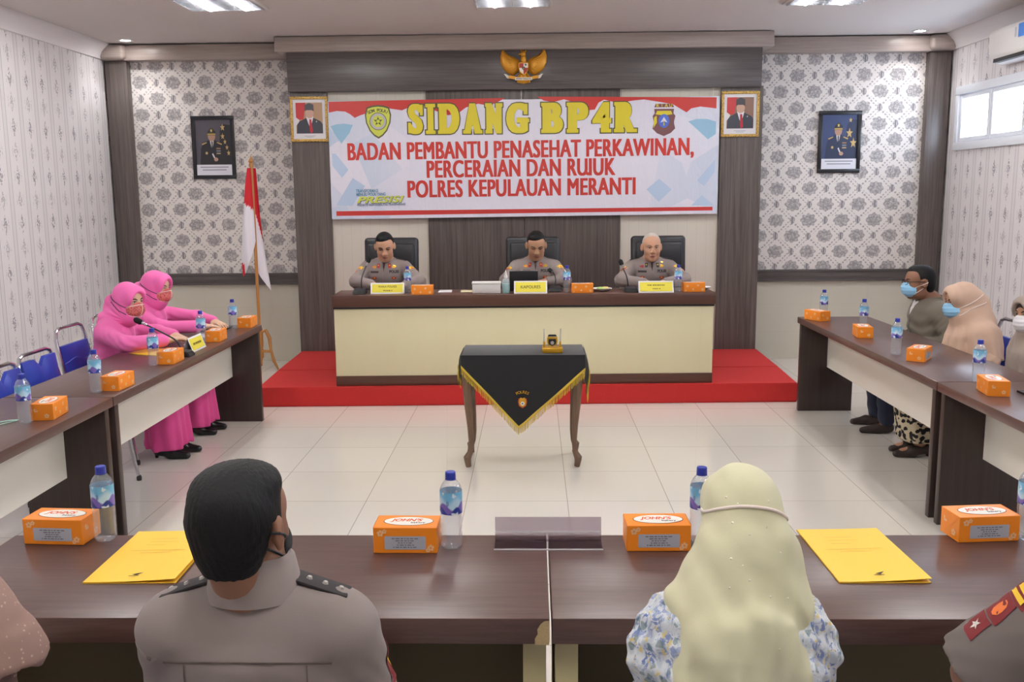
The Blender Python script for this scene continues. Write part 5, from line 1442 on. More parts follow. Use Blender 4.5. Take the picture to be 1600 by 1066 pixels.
def shirt_field(fig, sleeve=('long', 'long'), g=0., h=.0075, torso=1.0, waist=None, folds=.004, cuff=.045, upper=.066):
    lo, hi = fig['lo'].copy(), fig['hi'].copy(); f = Field(lo, hi, h); hip, ax, sc, S, E, H = (fig[k] for k in ('hip', 'ax', 'sc', 'S', 'E', 'H')); q = torso
    f.ell(hip+V3(0, 0, .02), (.175*q, .135*q, .12), None, .03); f.ell(hip+ax*.42, (.168*q, .122*q, .18), None, .05); f.ell(hip+ax*.78+V3(0, .012, 0), (.178*q, .124*q, .16), None, .05)
    f.cap(S[0]*.86+sc*.14, S[1]*.86+sc*.14, .062, .062, .05); f.cap(sc+V3(0, -.005, .0), sc-V3(0, 0, .04), .066, .098, .05)
    for i in (0, 1): f.cap(sc*.80+S[i]*.20+V3(0, -.01, .020), sc*.22+S[i]*.78+V3(0, -.01, .012), .044, .050, .05)
    for i in (0, 1):
        if sleeve[i] == 'long': f.chain([S[i], E[i], E[i]+(H[i]-E[i])*.93], [upper, upper-.010, cuff], .03)
        elif sleeve[i] == 'short':
            e = S[i]+(E[i]-S[i])*.98; f.cap(S[i], e, upper+.004, upper+.008, .03); n = (E[i]-S[i])/np.linalg.norm(E[i]-S[i])
            f.put(lambda x, y, z: -((x-e[0])*n[0]+(y-e[1])*n[1]+(z-e[2])*n[2]-.0), e-.16, e+.16, 0, 'x')
            sl = f.sub(e-.14, e+.14); x, y, z = f.grid(sl); f.d[sl] = np.maximum(f.d[sl], ((x-e[0])*n[0]+(y-e[1])*n[1]+(z-e[2])*n[2]))
        # creases at the elbow and armpit
        if folds:
            for a, dn in ((E[i], .085), (S[i]*.6+E[i]*.4, .075)):
                ph = random.random()*6
                f.disp(lambda x, y, z: folds*np.sin((x*.6+y+z*1.3)*95+ph+2*np.sin(x*30))*np.exp(-((x-a[0])**2+(y-a[1])**2+(z-a[2])**2)/dn**2), a-.16, a+.16)
    if folds:
        c = hip+ax*.35; ph = random.random()*6
        f.disp(lambda x, y, z: folds*.9*np.sin(z*70+np.sin(x*22+ph)*1.5)*np.exp(-((z-c[2])/.13)**2), hip-.24, hip+ax+.24)
    return f
def trousers(fig, m, h=.009, r=(.098, .080, .060), top=.16):
    f = Field(fig['lo'], fig['hi'], h); hip, K, A = fig['hip'], fig['K'], fig['A']
    f.ell(hip+V3(0, -.01, 0), (.172, .140, .115), None, .03)
    for i in (0, 1): f.chain([hip+V3((.088, -.088)[i], .04, -.005), K[i], A[i]+V3(0, -.01, .035)], r, .03)
    f.disp(lambda x, y, z: .003*np.sin(z*60+x*40)+.002*np.sin(y*70))
    return f.build('trousers', m, fig['root'])
def skirt(fig, m, h=.009, flare=.15, floor_gap=.09, mf=None):
    f = Field(fig['lo'], fig['hi'], h); hip, K, A = fig['hip'], fig['K'], fig['A']
    f.ell(hip+V3(0, -.01, 0), (.180, .150, .12), None, .03)
    f.cap(hip+V3(.09, .05, -.01), K[0], .105, .095, .06); f.cap(hip+V3(-.09, .05, -.01), K[1], .105, .095, .06)
    for i in (0, 1): b = A[i]*1.; b[2] = floor_gap; f.cap(K[i]+V3(0, -.005, -.01), b+V3(0, .02, 0), .086, flare*.8, .07)
    c = (A[0]+A[1])/2; f.cap((K[0]+K[1])/2+V3(0, -.03, -.05), V3(c[0], c[1]-.03, floor_gap), .11, flare, .08)
    f.disp(lambda x, y, z: np.clip((.50-z)*2.2, 0, 1)*.011*np.sin(np.arctan2(y-c[1], x-c[0])*11+z*4))
    x, y, z = f.grid((slice(None),)*3); f.d = np.maximum(f.d, floor_gap-.015+.012*np.sin(x*25)*np.cos(y*21)-z+0*x)
    return f.build('skirt', m, fig['root'])
def shoes(fig, m, heel=0, h=.006):
    for i in (0, 1):
        a = fig['A'][i]; f = Field(a-V3(.08, .10, .10), a+V3(.08, .24, .08), h)
        f.cap(V3(a[0], a[1]-.03, .042+heel), V3(a[0], a[1]+.06, .036+heel*.5), .040, .038, .02); f.cap(V3(a[0], a[1]+.06, .034), V3(a[0], a[1]+.165, .024), .038, .024, .02)
        if heel: f.cap(V3(a[0], a[1]-.045, .05+heel), V3(a[0], a[1]-.05, .012), .022, .012, .01)
        x, y, z = f.grid((slice(None),)*3); f.d = np.maximum(f.d, .004-z+0*x+0*y); f.ell(V3(a[0], a[1]+.01, .10+heel), (.030, .060, .042), None, .01, 's')
        f.build('shoe', m, fig['root'])
def collar(fig, m, z0=.022, z1=.078, r0=.080, r1=.066, a0=-2.55, a1=2.55, flap=True, tilt=0):
    """band round the neck, open at the throat, with two pointed leaves"""
    sc = fig['sc']; c = sc+V3(0, -.006, 0); b = MB(); n = 28; V = []
    for i in range(n+1):
        a = a0+(a1-a0)*i/n
        for r, z in ((r0, z0), (r1, z1), (r1+.006, z1+.002), (r1+.012, z1-.004), (r0+.014, z0-.004)):
            V.append((c[0]+r*math.sin(a), c[1]-r*math.cos(a)*.92, c[2]+z-.010*(1-math.cos(a))*.5*(1+tilt)))
    k = 5; F = []
    for i in range(n):
        for q in range(k): F.append((i*k+q, i*k+(q+1) % k, (i+1)*k+(q+1) % k, (i+1)*k+q))
    F += [tuple(range(k)), tuple(n*k+q for q in reversed(range(k)))]
    b.add(V, F)
    return b.build('collar', m, fig['root'], ang=1.0)
def leaf(fig, fld, m, side, tabs=None):
    """one pointed collar leaf lying on the chest, side +1 = the wearer's right"""
    sc = fig['sc']; D = Decal(fld, sc+V3(side*.045, .10, -.005), V3(side*.15, 1, .35), off=.004)
    D.patch([(-side*.045+side*0, .040), (-side*.005, .045), (side*.034*-1*-1, .030), (side*.040, -.012), (side*.012, -.040), (-side*.020, -.020)], 0); o = D.build('collar_leaf', m, fig['root'])
    if tabs:
        D = Decal(fld, sc+V3(side*.050, .10, .000), V3(side*.15, 1, .35), off=.006); D.patch([(-.013, .022), (.013, .022), (.013, -.022), (-.013, -.022)], 0); D.patch(star(0, .004, .009), 1); D.build('collar_tab', tabs, o)
def officer_kit(fig, fld, name, tabs, patches, wings=(0, 1), ribbon=True, polisi=True):
    r, sc, S, E = fig['root'], fig['sc'], fig['S'], fig['E']
    for sd in (1, -1): leaf(fig, fld, M_uni, sd, tabs)
    # shoulder boards
    for i, sd in ((0, 1), (1, -1)):
        D = Decal(fld, S[i]+V3(-sd*.045, 0, .03), V3(sd*.25, .12, 1), up=V3(0, 1, 0), off=.003); D.patch(sub_rect(-.048, -.021, .048, .021, 3), 0); D.build('shoulder_board', M_epa, r)
    F = V3(0, 1, .08); ch = sc+V3(0, .10, -.025)
    # gold badges, name tape and text, pocket flaps: wearer's right then left
    def art(x, z, sd=0): return Decal(fld, ch+V3(x, 0, z), V3(sd*.25, 1, .1), off=.0015)
    D = art(.085, .016, 1); D.patch([(-.030, 0), (-.012, .010), (0, .014), (.012, .010), (.030, 0), (.014, -.009), (0, -.013), (-.014, -.009)], 0); D.build('breast_badge', M_orbadge if wings[0] == 0 else M_redtab, r)
    D = art(-.085, .020, -1); D.patch(circ(0, 0, .026, .014, 12), 0); D.patch(star(0, 0, .010), 1); D.build('breast_badge', [M_gold, M_orbadge], r)
    if wings[1]: D = art(-.085, .052, -1); D.patch([(-.034, .002), (0, .010), (.034, .002), (.012, -.004), (0, -.007), (-.012, -.004)], 0); D.build('wing_badge', M_gold, r)
    if name: D = art(.085, -.030, 1); D.text(name, Matrix.Identity(4), .030, width=.082, bold=.04, mi=0); D.build('name_tape', M_inkdark, r)
    else: D = art(.085, -.030, 1); D.patch(sub_rect(-.040, -.009, .040, .009), 0); D.build('name_tape', mat('charcoal_tape', (62, 54, 54), .8), r)
    D = art(-.088, -.028, -1); D.text('POLISI', Matrix.Identity(4), .034, width=.086, bold=.05, mi=0); D.build('chest_lettering', M_inkdark, r)
    for x, sd in ((.085, 1), (-.085, -1)):
        D = art(x, -.058, sd); D.patch([(-.050, .010), (.050, .010), (.050, -.012), (0, -.022), (-.050, -.012)], 0); D.build('pocket_flap', M_unidk if False else M_uni, r)
        D = art(x, -.085, sd); D.patch(circ(0, 0, .022, .013, 12), 0); D.patch(circ(0, 0, .010, .008, 8), 1); D.build('pocket_badge', [M_redtab if ribbon else M_orbadge, M_orbadge], r)
    D = Decal(fld, ch+V3(0, 0, -.08), V3(0, 1, .05), off=.001); D.patch(sub_rect(-.014, -.13, .014, .10, 8), 0); D.build('button_placket', M_uni, r)
    D = Decal(fld, sc+V3(0, .10, -.005), V3(0, 1, .45), off=.003); D.patch([(-.030, .035), (.030, .035), (.0, -.055)], 0); D.build('undershirt', mat('brown_undershirt', (72, 56, 50), .8), r)
    for i, sd in ((0, 1), (1, -1)):
        c = S[i]*.62+E[i]*.38; D = Decal(fld, c+V3(sd*.02, .02, .0), V3(sd*.75, .75, .25), off=.002)
        P = patches[i]
        if P == 'shield':
            D.patch([(-.034, .045), (0, .058), (.034, .045), (.036, .0), (.02, -.032), (0, -.045), (-.02, -.032), (-.036, 0)], 0); D.patch([(-.027, .036), (0, .046), (.027, .036), (.027, 0), (0, -.034), (-.027, 0)], 1); D.patch(circ(.004, .002, .016, .020, 10), 2)
            D.build('sleeve_patch', [M_patchyel, M_redtab, M_inkdark], r)
        else:
            D.patch([(-.034, .035), (-.030, .062), (0, .072), (.030, .062), (.034, .035)], 0); D.patch([(-.026, .042), (0, .062), (.026, .042)], 1)
            D.patch([(-.036, .032), (.036, .032), (.034, -.02), (.018, -.05), (0, -.056), (-.018, -.05), (-.034, -.02)], 2); D.patch([(-.022, .020), (.022, .020), (.020, -.02), (0, -.042), (-.020, -.02)], 3 if P == 'gold' else 1); D.patch(circ(0, -.008, .012, .014, 10), 4)
            D.build('sleeve_patch', [M_patchyel, M_patchor, M_patchred, M_orbadge, M_eyew], r)

# ---- the three officers at the head desk (facing the camera)
PZ = .169; DT = .958
def desk_officer(label, x, head, sh, elbows, hands, yaw, pitch, skin, hair, hairm, eyes, name, tabs, patches, wings, roll=0, hs=1.04, curl=.35, browc=None):
    fig = figure('person', label, (x, 8.66, PZ), PI, head, sh, 0, yaw, pitch, roll, skin, hs, .178, elbows, hands, [(0, 0, -1), (0, 0, -1)], curl, torso=1.0, h=.0062, seat=.508)
    fig['skin'] = skin; finish_body(fig)
    f = shirt_field(fig, torso=1.02); f.build('uniform_shirt', M_uni, fig['root']); trousers(fig, M_brownuni); shoes(fig, M_shoe)
    hf = Field(fig['hc']-.16*hs, fig['hc']+.17*hs, .0045); head_hair(fig, hf, fig['hc'], fig['R'], hs, hair); hf.build('hair', hairm, fig['root'])
    face_art(fig, fig['body'], fig['hc'], fig['R'], hs, eyes, browc=browc); collar(fig, M_uni); officer_kit(fig, f, name, tabs, patches, wings)
    return fig
T1 = [M_redtab, M_patchyel]; T2 = [mat('black_tab', (44, 38, 34), .6), M_patchyel]
desk_officer('officer in khaki uniform writing at the left end of the head desk', -1.36, (-1.342, 8.50, 1.340), (-1.355, 8.61, 1.165), [(-1.60, 8.42, 1.032), (-1.02, 8.38, 1.03)], [(-1.43, 8.265, 1.018), (-1.13, 8.27, 1.018)], .12, .34, SK1, 'crop', M_hairk, 'down', None, T1, ('', 'gold'), (0, 0), roll=.05)
desk_officer('officer in khaki uniform reading behind the KAPOLRES card', .02, (.030, 8.50, 1.340), (.022, 8.61, 1.165), [(-.245, 8.42, 1.032), (.285, 8.42, 1.032)], [(-.06, 8.36, 1.03), (.13, 8.35, 1.03)], .05, .36, SK4, 'crop', M_hairk, 'down', 'ANDI YUL', T1, ('shield', 'gold'), (0, 0))
desk_officer('white-haired officer in khaki uniform at the right end of the head desk', 1.075, (1.068, 8.50, 1.318), (1.075, 8.61, 1.155), [(.79, 8.40, 1.03), (1.355, 8.42, 1.032)], [(.985, 8.25, 1.018), (1.17, 8.30, 1.018)], .02, .08, SK1, 'thin', M_hairg, 'open', None, T2, ('shield', ''), (1, 1), browc=mat('grey_brow', (96, 84, 78), .8))
# ------------------------------------------------------------------ headscarves and masks
def P_(fig, x, y, z): return fig['hc']+fig['R']@V3(x*fig['s'], y*fig['s'], z*fig['s'])
def scarf_head(f, fig, bun=True, deep=0.):
    R, s = fig['R'], fig['s']; sc_ = lambda *r: tuple(v*s for v in r)
    f.ell(P_(fig, 0, -.010, .026), sc_(.092, .110, .110), R, .0); f.ell(P_(fig, 0, .0, -.065), sc_(.080, .090, .084), R, .03)
    f.cap(P_(fig, 0, -.015, -.10), fig['sc']+V3(0, .0, .035), .078, .086, .05); f.cap(P_(fig, 0, -.045, -.07), fig['sc']+V3(0, -.03, .04), .070, .078, .04)
    f.ell(P_(fig, 0, .052+deep, .040), sc_(.084, .056, .078), R, .02)
    if bun: f.ell(P_(fig, 0, -.140, -.030), sc_(.068, .056, .072), R, .035)
def scarf_face_hole(f, fig, w=.064, hgt=.090, c=(0, .135, -.014)):
    s = fig['s']; f.ell(P_(fig, *c), (w*s, .095*s, hgt*s), fig['R'], .012, 's')
def mask(fig, m, trim=None, strapm=None, surf=None, pleats=False, name='face_mask'):
    s, R = fig['s'], fig['R']; f = Field(fig['hc']-.15, fig['hc']+.17, .0042)
    f.ell(P_(fig, 0, .050, -.050), (.071*s, .074*s, .058*s), R, 0); f.ell(P_(fig, 0, .098, -.026), (.022*s, .026*s, .028*s), R, .03)
    c = fig['hc']; x, y, z = f.grid((slice(None),)*3); ly = R[1, 1]*0+R[0, 1]*(x-c[0])+R[1, 1]*(y-c[1])+R[2, 1]*(z-c[2]); lz = R[0, 2]*(x-c[0])+R[1, 2]*(y-c[1])+R[2, 2]*(z-c[2])
    if pleats: f.d += .0016*np.sin(lz*260)
    f.d = np.maximum(f.d, (.040*s-ly))
    o = f.build(name, m, fig['root'])
    if trim:
        for pts in (((-.068, .05, -.028), (-.03, .112, -.012), (0, .132, -.004), (.03, .112, -.012), (.068, .05, -.028)), ((-.062, .05, -.075), (-.03, .10, -.098), (0, .11, -.104), (.03, .10, -.098), (.062, .05, -.075)), ((0, .132, -.006), (0, .128, -.04), (0, .112, -.10))):
            b = MB(); q = np.array([P_(fig, *p) for p in pts]); ce = P_(fig, 0, .03, -.05); Q = []
            for a, c2 in zip(q, q[1:]):
                for k in range(5): t = a+(c2-a)*k/5; d = t-ce; h_, ok = f.hit([t+d/np.linalg.norm(d)*.05], d, .14, .001); Q.append(tuple(h_[0]+d/np.linalg.norm(d)*.001) if ok[0] else tuple(t))
            b.tube(Q, .0028, 6); b.build('mask_piping', trim, o)
    if surf is not None:
        for q in (-1, 1):
            for z0, z1 in ((-.030, .045), (-.072, -.005)):
                Q = []
                for k in range(13):
                    t = k/12; p = P_(fig, q*(.066+.04*math.sin(t*PI)), .048-.150*t, z0+(z1-z0)*t); ce = P_(fig, 0, -.02, -.01); d = p-ce; d /= np.linalg.norm(d)
                    h_, ok = surf.hit([p+d*.08], d, .20, .002); Q.append(tuple(h_[0]+d*.0025) if ok[0] else tuple(p))
                MB().tube(Q, .0026, 6).build('mask_strap', strapm or m, o)
    return o
def simple_eyes(fig): face_art(fig, fig['body'], fig['hc'], fig['R'], fig['s'], 'open', False)
M_pink = cloth('pink_cloth', (240, 118, 184), (228, 100, 168)); M_pinkscarf = cloth('pink_scarf', (252, 122, 192), (244, 108, 182), .7); M_pinkdk = cloth('pink_skirt', (214, 72, 142), (198, 60, 128))
M_pinkmask = mat('patterned_mask', rough=.8, fn=lambda t: t.col(t.mix((t.voronoi(90)-.35).step(0, .15), (186, 72, 84), (214, 120, 112)))); M_trimw = mat('mask_trim', (238, 224, 218), .7)
M_strapdk = mat('dark_strap', (72, 40, 62), .7)
def pink_woman(label, loc, head, sh, elbows, hands, yaw, pitch, hs=1.0):
    fig = figure('person', label, loc, FL, head, sh, 0, yaw, pitch, 0, SK2, hs, .155, elbows, hands, [(0, 0, -1), (0, 0, -1)], .25, female=True, torso=.92, h=.0062, seat=.545, ears=False,
                 feet=[(loc[0]+.335, loc[1]-.05, .075), (loc[0]+.355, loc[1]+.12, .075)], knees=[(loc[0]+.365, loc[1]-.11, .585), (loc[0]+.365, loc[1]+.11, .585)])
    fig['skin'] = SK2; finish_body(fig); r = fig['root']
    f = shirt_field(fig, torso=.95, folds=.005, upper=.060, cuff=.046); f.build('jacket', M_pink, r)
    skirt(fig, M_pinkdk, flare=.13); shoes(fig, M_shoe, .02)
    g = Field(fig['hc']-V3(.22, .25, .28), fig['hc']+V3(.22, .22, .20), .0055); scarf_head(g, fig, True, .012)
    c = P_(fig, 0, .04, -.11); g.disp(lambda x, y, z: .0035*np.sin(np.arctan2(z-c[2]+.02, -(y-c[1])+.0001)*26)*np.clip((c[2]+.17-z)*8, 0, 1)*np.clip((c[1]-.01-y)*14, 0, 1))
    scarf_face_hole(g, fig, .062, .092); g.build('headscarf', M_pinkscarf, r)
    mask(fig, M_pinkmask, M_trimw, M_strapdk, g); simple_eyes(fig)
    # lapels, pocket flaps, buttons
    ch = fig['sc']+V3(0, .1, -.10)
    for sd in (1, -1):
        D = Decal(f, ch+V3(sd*.05, 0, .05), V3(sd*.2, 1, .2), off=.003); D.patch([(-sd*.045, .05), (sd*.01, .06), (sd*.04, .0), (-sd*.03, -.07)], 0); D.build('lapel', M_pinkscarf, r)
        D = Decal(f, ch+V3(sd*.075, 0, -.05), V3(sd*.2, 1, .05), off=.002); D.patch([(-.045, .012), (.045, .012), (.045, -.012), (0, -.022), (-.045, -.012)], 0); D.build('pocket_flap', M_pinkscarf, r)
    for k in range(4): D = Decal(f, ch+V3(0, 0, -.02-.06*k), V3(0, 1, .05), off=.003); D.patch(circ(0, 0, .008, n=10), 0); D.build('button', M_strapdk, r)
    return fig
pink_woman('woman in pink uniform and headscarf leaning on the table behind the microphone', (-2.915, 6.33, 0), (-2.765, 6.31, 1.100), (-2.885, 6.33, .925), [(-2.68, 6.03, .850), (-2.68, 6.56, .850)], [(-2.49, 6.22, .848), (-2.50, 6.40, .848)], -.42, .05)
pink_woman('woman in pink uniform and headscarf nearest to the flag, hand by the tablet', (-2.945, 6.98, 0), (-2.832, 6.96, 1.126), (-2.915, 6.98, .952), [(-2.72, 6.76, .855), (-2.64, 7.24, .87)], [(-2.49, 6.86, .850), (-2.46, 7.10, .850)], -.20, .05)

# ---- the three guests at the right (facing the left side)
M_olive = cloth('olive_jacket', (124, 116, 102), (112, 104, 92)); M_jeans = cloth('dark_jeans', (36, 42, 66), (28, 33, 54)); M_bluemask = mat('blue_mask', (150, 204, 240), .8)
M_beige = cloth('beige_scarf', (212, 180, 158), (202, 170, 148), .8); M_taupe = cloth('taupe_scarf', (164, 148, 138), (152, 138, 130), .8)
M_batik = mat('black_cream_batik', rough=.9, fn=lambda t: t.col(t.mix((t.voronoi(34, 'SMOOTH_F1')+t.noise(70, 2)*.35-.58).step(-.03, .03), (22, 19, 22), (190, 176, 150))))
M_sandal = mat('dark_sandal', (52, 40, 36), .5)
def jacket_man():
    fig = figure('person', 'man in olive jacket, glasses and blue mask at the right table', (2.955, 7.02, 0), FR, (2.865, 7.0, 1.130), (2.965, 7.02, .945), 0, -.06, .02, 0, SK3, 1.03, .165, [(3.07, 7.30, .70), (3.05, 6.745, .70)], [(2.80, 7.14, .68), (2.80, 6.88, .68)],
                 [(0, 0, -1), (0, 0, -1)], .4, torso=1.0, h=.0062, seat=.545, feet=[(2.66, 7.20, .075), (2.64, 6.93, .075)], knees=[(2.62, 7.16, .57), (2.61, 6.93, .57)])
    finish_body(fig); r = fig['root']; f = shirt_field(fig, torso=1.08, folds=.008, upper=.078, cuff=.058); f.build('jacket', M_olive, r); trousers(fig, M_jeans); shoes(fig, M_sandal)
    hf = Field(fig['hc']-.16, fig['hc']+.17, .0045); head_hair(fig, hf, fig['hc'], fig['R'], 1.03, 'crop'); hf.build('hair', M_hairk, r)
    simple_eyes(fig); mask(fig, M_bluemask, None, M_trimw, fig['body'], True)
    collar(fig, M_olive, .02, .085, .092, .088, -2.5, 2.5)
    D = Decal(f, fig['sc']+V3(0, .1, .0), V3(0, 1, .5), off=.003); D.patch([(-.045, .04), (.045, .04), (.02, -.03), (0, -.075), (-.02, -.03)], 0); D.build('undershirt', mat('white_tee', (222, 220, 222), .8), r)
    D = Decal(f, fig['sc']+V3(0, .1, -.14), V3(0, 1, .05), off=.002); D.patch(sub_rect(-.006, -.13, .006, .09, 8), 0); D.build('zip', mat('zip_grey', (96, 90, 84), .5), r)
    # spectacles
    b = MB()
    for q in (-1, 1):
        b.tube([tuple(P_(fig, q*.034+.024*math.cos(a), .108-.006*abs(math.cos(a)), .006+.017*math.sin(a))) for a in [2*PI*k/14 for k in range(14)]], .0022, 6, closed=True)
        b.tube([tuple(P_(fig, q*.058, .102, .010)), tuple(P_(fig, q*.082, .05, .012)), tuple(P_(fig, q*.088, -.02, .010))], .0026, 6)
    b.tube([tuple(P_(fig, -.010, .110, .008)), tuple(P_(fig, .010, .110, .008))], .002, 6); b.build('spectacles', M_black, r)
jacket_man()
def cape_woman(label, loc, head, sh, m, maskm, skirtm, yaw, pitch, under=None, feet=None, hs=1.0):
    fig = figure('person', label, loc, FR, head, sh, 0, yaw, pitch, 0, SK4, hs, .150, [(loc[0]+.08, loc[1]+.24, .70), (loc[0]+.08, loc[1]-.24, .70)], [(loc[0]-.20, loc[1]+.08, .67), (loc[0]-.20, loc[1]-.08, .67)], [(0, 0, -1), (0, 0, -1)], .4, female=True, torso=.92, seat=.545, ears=False,
                 feet=feet or [(loc[0]-.30, loc[1]+.08, .085), (loc[0]-.30, loc[1]-.06, .085)], knees=[(loc[0]-.350, loc[1]+.11, .59), (loc[0]-.350, loc[1]-.10, .59)])
    finish_body(fig); r = fig['root']; f = shirt_field(fig, torso=.95, folds=.003, upper=.056, cuff=.045, h=.009); f.build('blouse', m, r); skirt(fig, skirtm, flare=.13, floor_gap=.13); shoes(fig, M_sandal, .02)
    lo, hi = fig['lo'].copy(), fig['hi'].copy(); g = Field(lo-V3(.05, .05, 0), hi+V3(.05, .05, 0), .0065); scarf_head(g, fig, False, .014)
    g.ell(P_(fig, 0, -.085, -.04), (.080*hs, .070*hs, .10*hs), fig['R'], .06)
    sc = fig['sc']; g.cap(sc+V3(0, .0, .03), sc+V3(0, .0, -.05), .105, .155, .06); g.cap(sc+V3(-.13, -.02, -.04), sc+V3(.13, -.02, -.04), .085, .085, .06)
    for q in (-1, 1): g.cap(sc+V3(q*.15, -.01, -.04), sc+V3(q*.20, -.03, -.30), .088, .112, .07)
    g.cap(sc+V3(0, .0, -.05), V3(sc[0], .0, .66), .145, .150, .06); g.cap(P_(fig, 0, -.11, -.03), sc+V3(0, -.09, -.16), .07, .075, .06)
    zc = sc[2]; k0 = P_(fig, .02, .05, -.12)
    g.disp(lambda x, y, z: np.clip((zc+.06-z)*6, 0, 1)*.0085*np.sin(np.arctan2(y-k0[1]+.10, x-k0[0])*15+z*6)+.002*np.sin(z*46+x*30))
    scarf_face_hole(g, fig, .060, .094); x, y, z = g.grid((slice(None),)*3)
    g.d = np.maximum(g.d, (.705+.11*np.clip(-(y+.02)*2.2, -1, 1)*-0+.025*np.sin(x*14)-z)+0*y)
    g.build('headscarf', m, r)
    if under: u = Field(fig['hc']-.15, fig['hc']+.16, .005); u.ell(P_(fig, 0, .0, .024), (.086*hs, .104*hs, .100*hs), fig['R'], 0); u.ell(P_(fig, 0, .135, -.022), (.058*hs, .095*hs, .080*hs), fig['R'], .01, 's'); u.build('under_cap', under, r)
    simple_eyes(fig); mask(fig, maskm, None, M_trimw, g, True)
    return fig
cape_woman('woman in a long beige headscarf and blue mask at the right table', (2.905, 6.32, 0), (2.875, 6.32, 1.062), (2.96, 6.32, .885), M_beige, M_bluemask, M_batik, .05, .08, None, [(2.665, 6.41, .085), (2.645, 6.28, .085)])
cape_woman('woman in taupe headscarf and white mask cut by the right photo edge', (3.005, 5.62, 0), (2.975, 5.60, 1.070), (3.03, 5.62, .895), M_taupe, mat('white_mask', (226, 226, 230), .8), M_taupe, .25, .05, mat('dark_under_cap', (46, 34, 34), .8))

# ---- the people at the near table, backs to the camera
def front_man():
    fig = figure('person', 'man in khaki uniform with thick black hair seated with his back to the camera', (-.49, 1.64, 0), 0, (-.520, 1.575, 1.228), (-.505, 1.60, 1.056), 0, -.20, .0, 0, SK3, .95, .160, [(-.315, 1.70, .80), (-.705, 1.70, .80)], [(-.40, 1.98, .68), (-.58, 1.98, .68)], [(0, 0, -1), (0, 0, -1)], .4, torso=1.0, h=.0058, seat=.545)
    finish_body(fig); r = fig['root']; f = shirt_field(fig, torso=1.04, folds=.004, upper=.062, cuff=.050, h=.006); cz = fig['sc']; f.disp(lambda x, y, z: .0022*np.sin((np.abs(x-cz[0])*.8+z)*75+np.sin(x*25))*np.clip((cz[2]-.03-z)*9, 0, 1)); f.build('uniform_shirt', M_uni, r); trousers(fig, M_brownuni); shoes(fig, M_shoe)
    hf = Field(fig['hc']-.18, fig['hc']+.19, .0036); head_hair(fig, hf, fig['hc'], fig['R'], .95, 'full')
    c = fig['hc']; hf.disp(lambda x, y, z: .0011*np.sin(x*420+z*90+np.sin(y*160)*2)*np.cos(y*390+z*60)); hf.build('hair', M_hairk, r, smooth=1)
    simple_eyes(fig); collar(fig, M_uni, .050, .122, .074, .061, -2.6, 2.6); mask(fig, mat('black_mask', (34, 34, 38), .8), None, M_black, fig['body'])
    sc, S, E = fig['sc'], fig['S'], fig['E']
    for i, sd in ((0, 1), (1, -1)):
        b = MB(); c0 = S[i]+V3(-sd*.050, .0, .0); c0[2] = f.hit([c0+V3(0, 0, .2)], V3(0, 0, 1), .3, .001)[0][0][2]-.002; M = Matrix.Translation(tuple(c0)) @ Matrix.Rotation(sd*.33, 4, 'Y')
        b.box((-.062, -.024, 0), (.062, .024, .007), .003, M=M); e = b.build('epaulette', M_epa, r); b = MB()
        for k in range(3): b.lathe([(.0005, 0), (.006, 0), (.004, .004), (.0005, .005)], 8, M @ T(sd*(.045-.03*k), 0, .007))
        b.build('rank_star', mat('silver_star', (206, 204, 200), .3, .7), e)
    # back yoke seam, sleeve tab, side creases
    D = Decal(f, sc+V3(0, -.13, -.030), V3(0, -1, .5), off=.0018); D.patch(sub_rect(-.150, -.0016, .150, .0016, 14), 0); D.build('yoke_seam', M_unidk, r)
    for q in (-1, 1): D = Decal(f, sc+V3(q*.115, -.13, -.125), V3(q*.15, -1, .15), off=.0018); D.patch(sub_rect(-.0012, -.09, .0012, .075, 8), 0); D.build('pleat', M_unidk, r)
    c2 = S[1]*.82+E[1]*.18; D = Decal(f, c2+V3(0, -.02, 0), V3(-.35, -.9, .25), off=.002); D.patch([(-.028, -.022), (.016, -.022), (.028, 0), (.016, .022), (-.028, .022)], 0); D.patch(circ(.012, 0, .006, n=10), 1); D.build('sleeve_tab', [M_unidk if False else M_uni, M_unidk], r)
    c2 = S[0]*.6+E[0]*.4; D = Decal(f, c2+V3(.02, .02, 0), V3(.9, .35, .2), off=.002); D.patch(sub_rect(-.034, -.05, .034, .05), 0); D.patch([(-.022, .0), (0, .03), (.022, 0), (0, -.03)], 1); D.build('sleeve_patch', [M_patchred, M_patchyel], r)
front_man()
M_pale = cloth('pale_green_scarf', (216, 212, 178), (206, 202, 168), .7, 14)
def floralfn(t):
    n1 = t.noise(38, 3, .6, (1, 1, 1), 1.2); n2 = t.noise(52, 3, .6, (1, 1.2, .9), .8); n3 = t.noise(70, 2); v = t.voronoi(80, 'F1', (1, 1, 1), 1, 'Color')
    c = t.mix((n3-.50).step(0, .10)*.5, (220, 224, 230), (180, 196, 206))
    c = t.mix((n1-.54).step(0, .04)*(v[0]*.6+.4), c, (112, 132, 190)); c = t.mix((n2-.60).step(0, .04)*.9, c, (226, 204, 132))
    c = t.mix((v[1]-.86).step(0, .02)*.6, c, (96, 124, 128)); t.col(c); t.set('Roughness', .8)
M_floral = mat('floral_cotton', fn=floralfn)
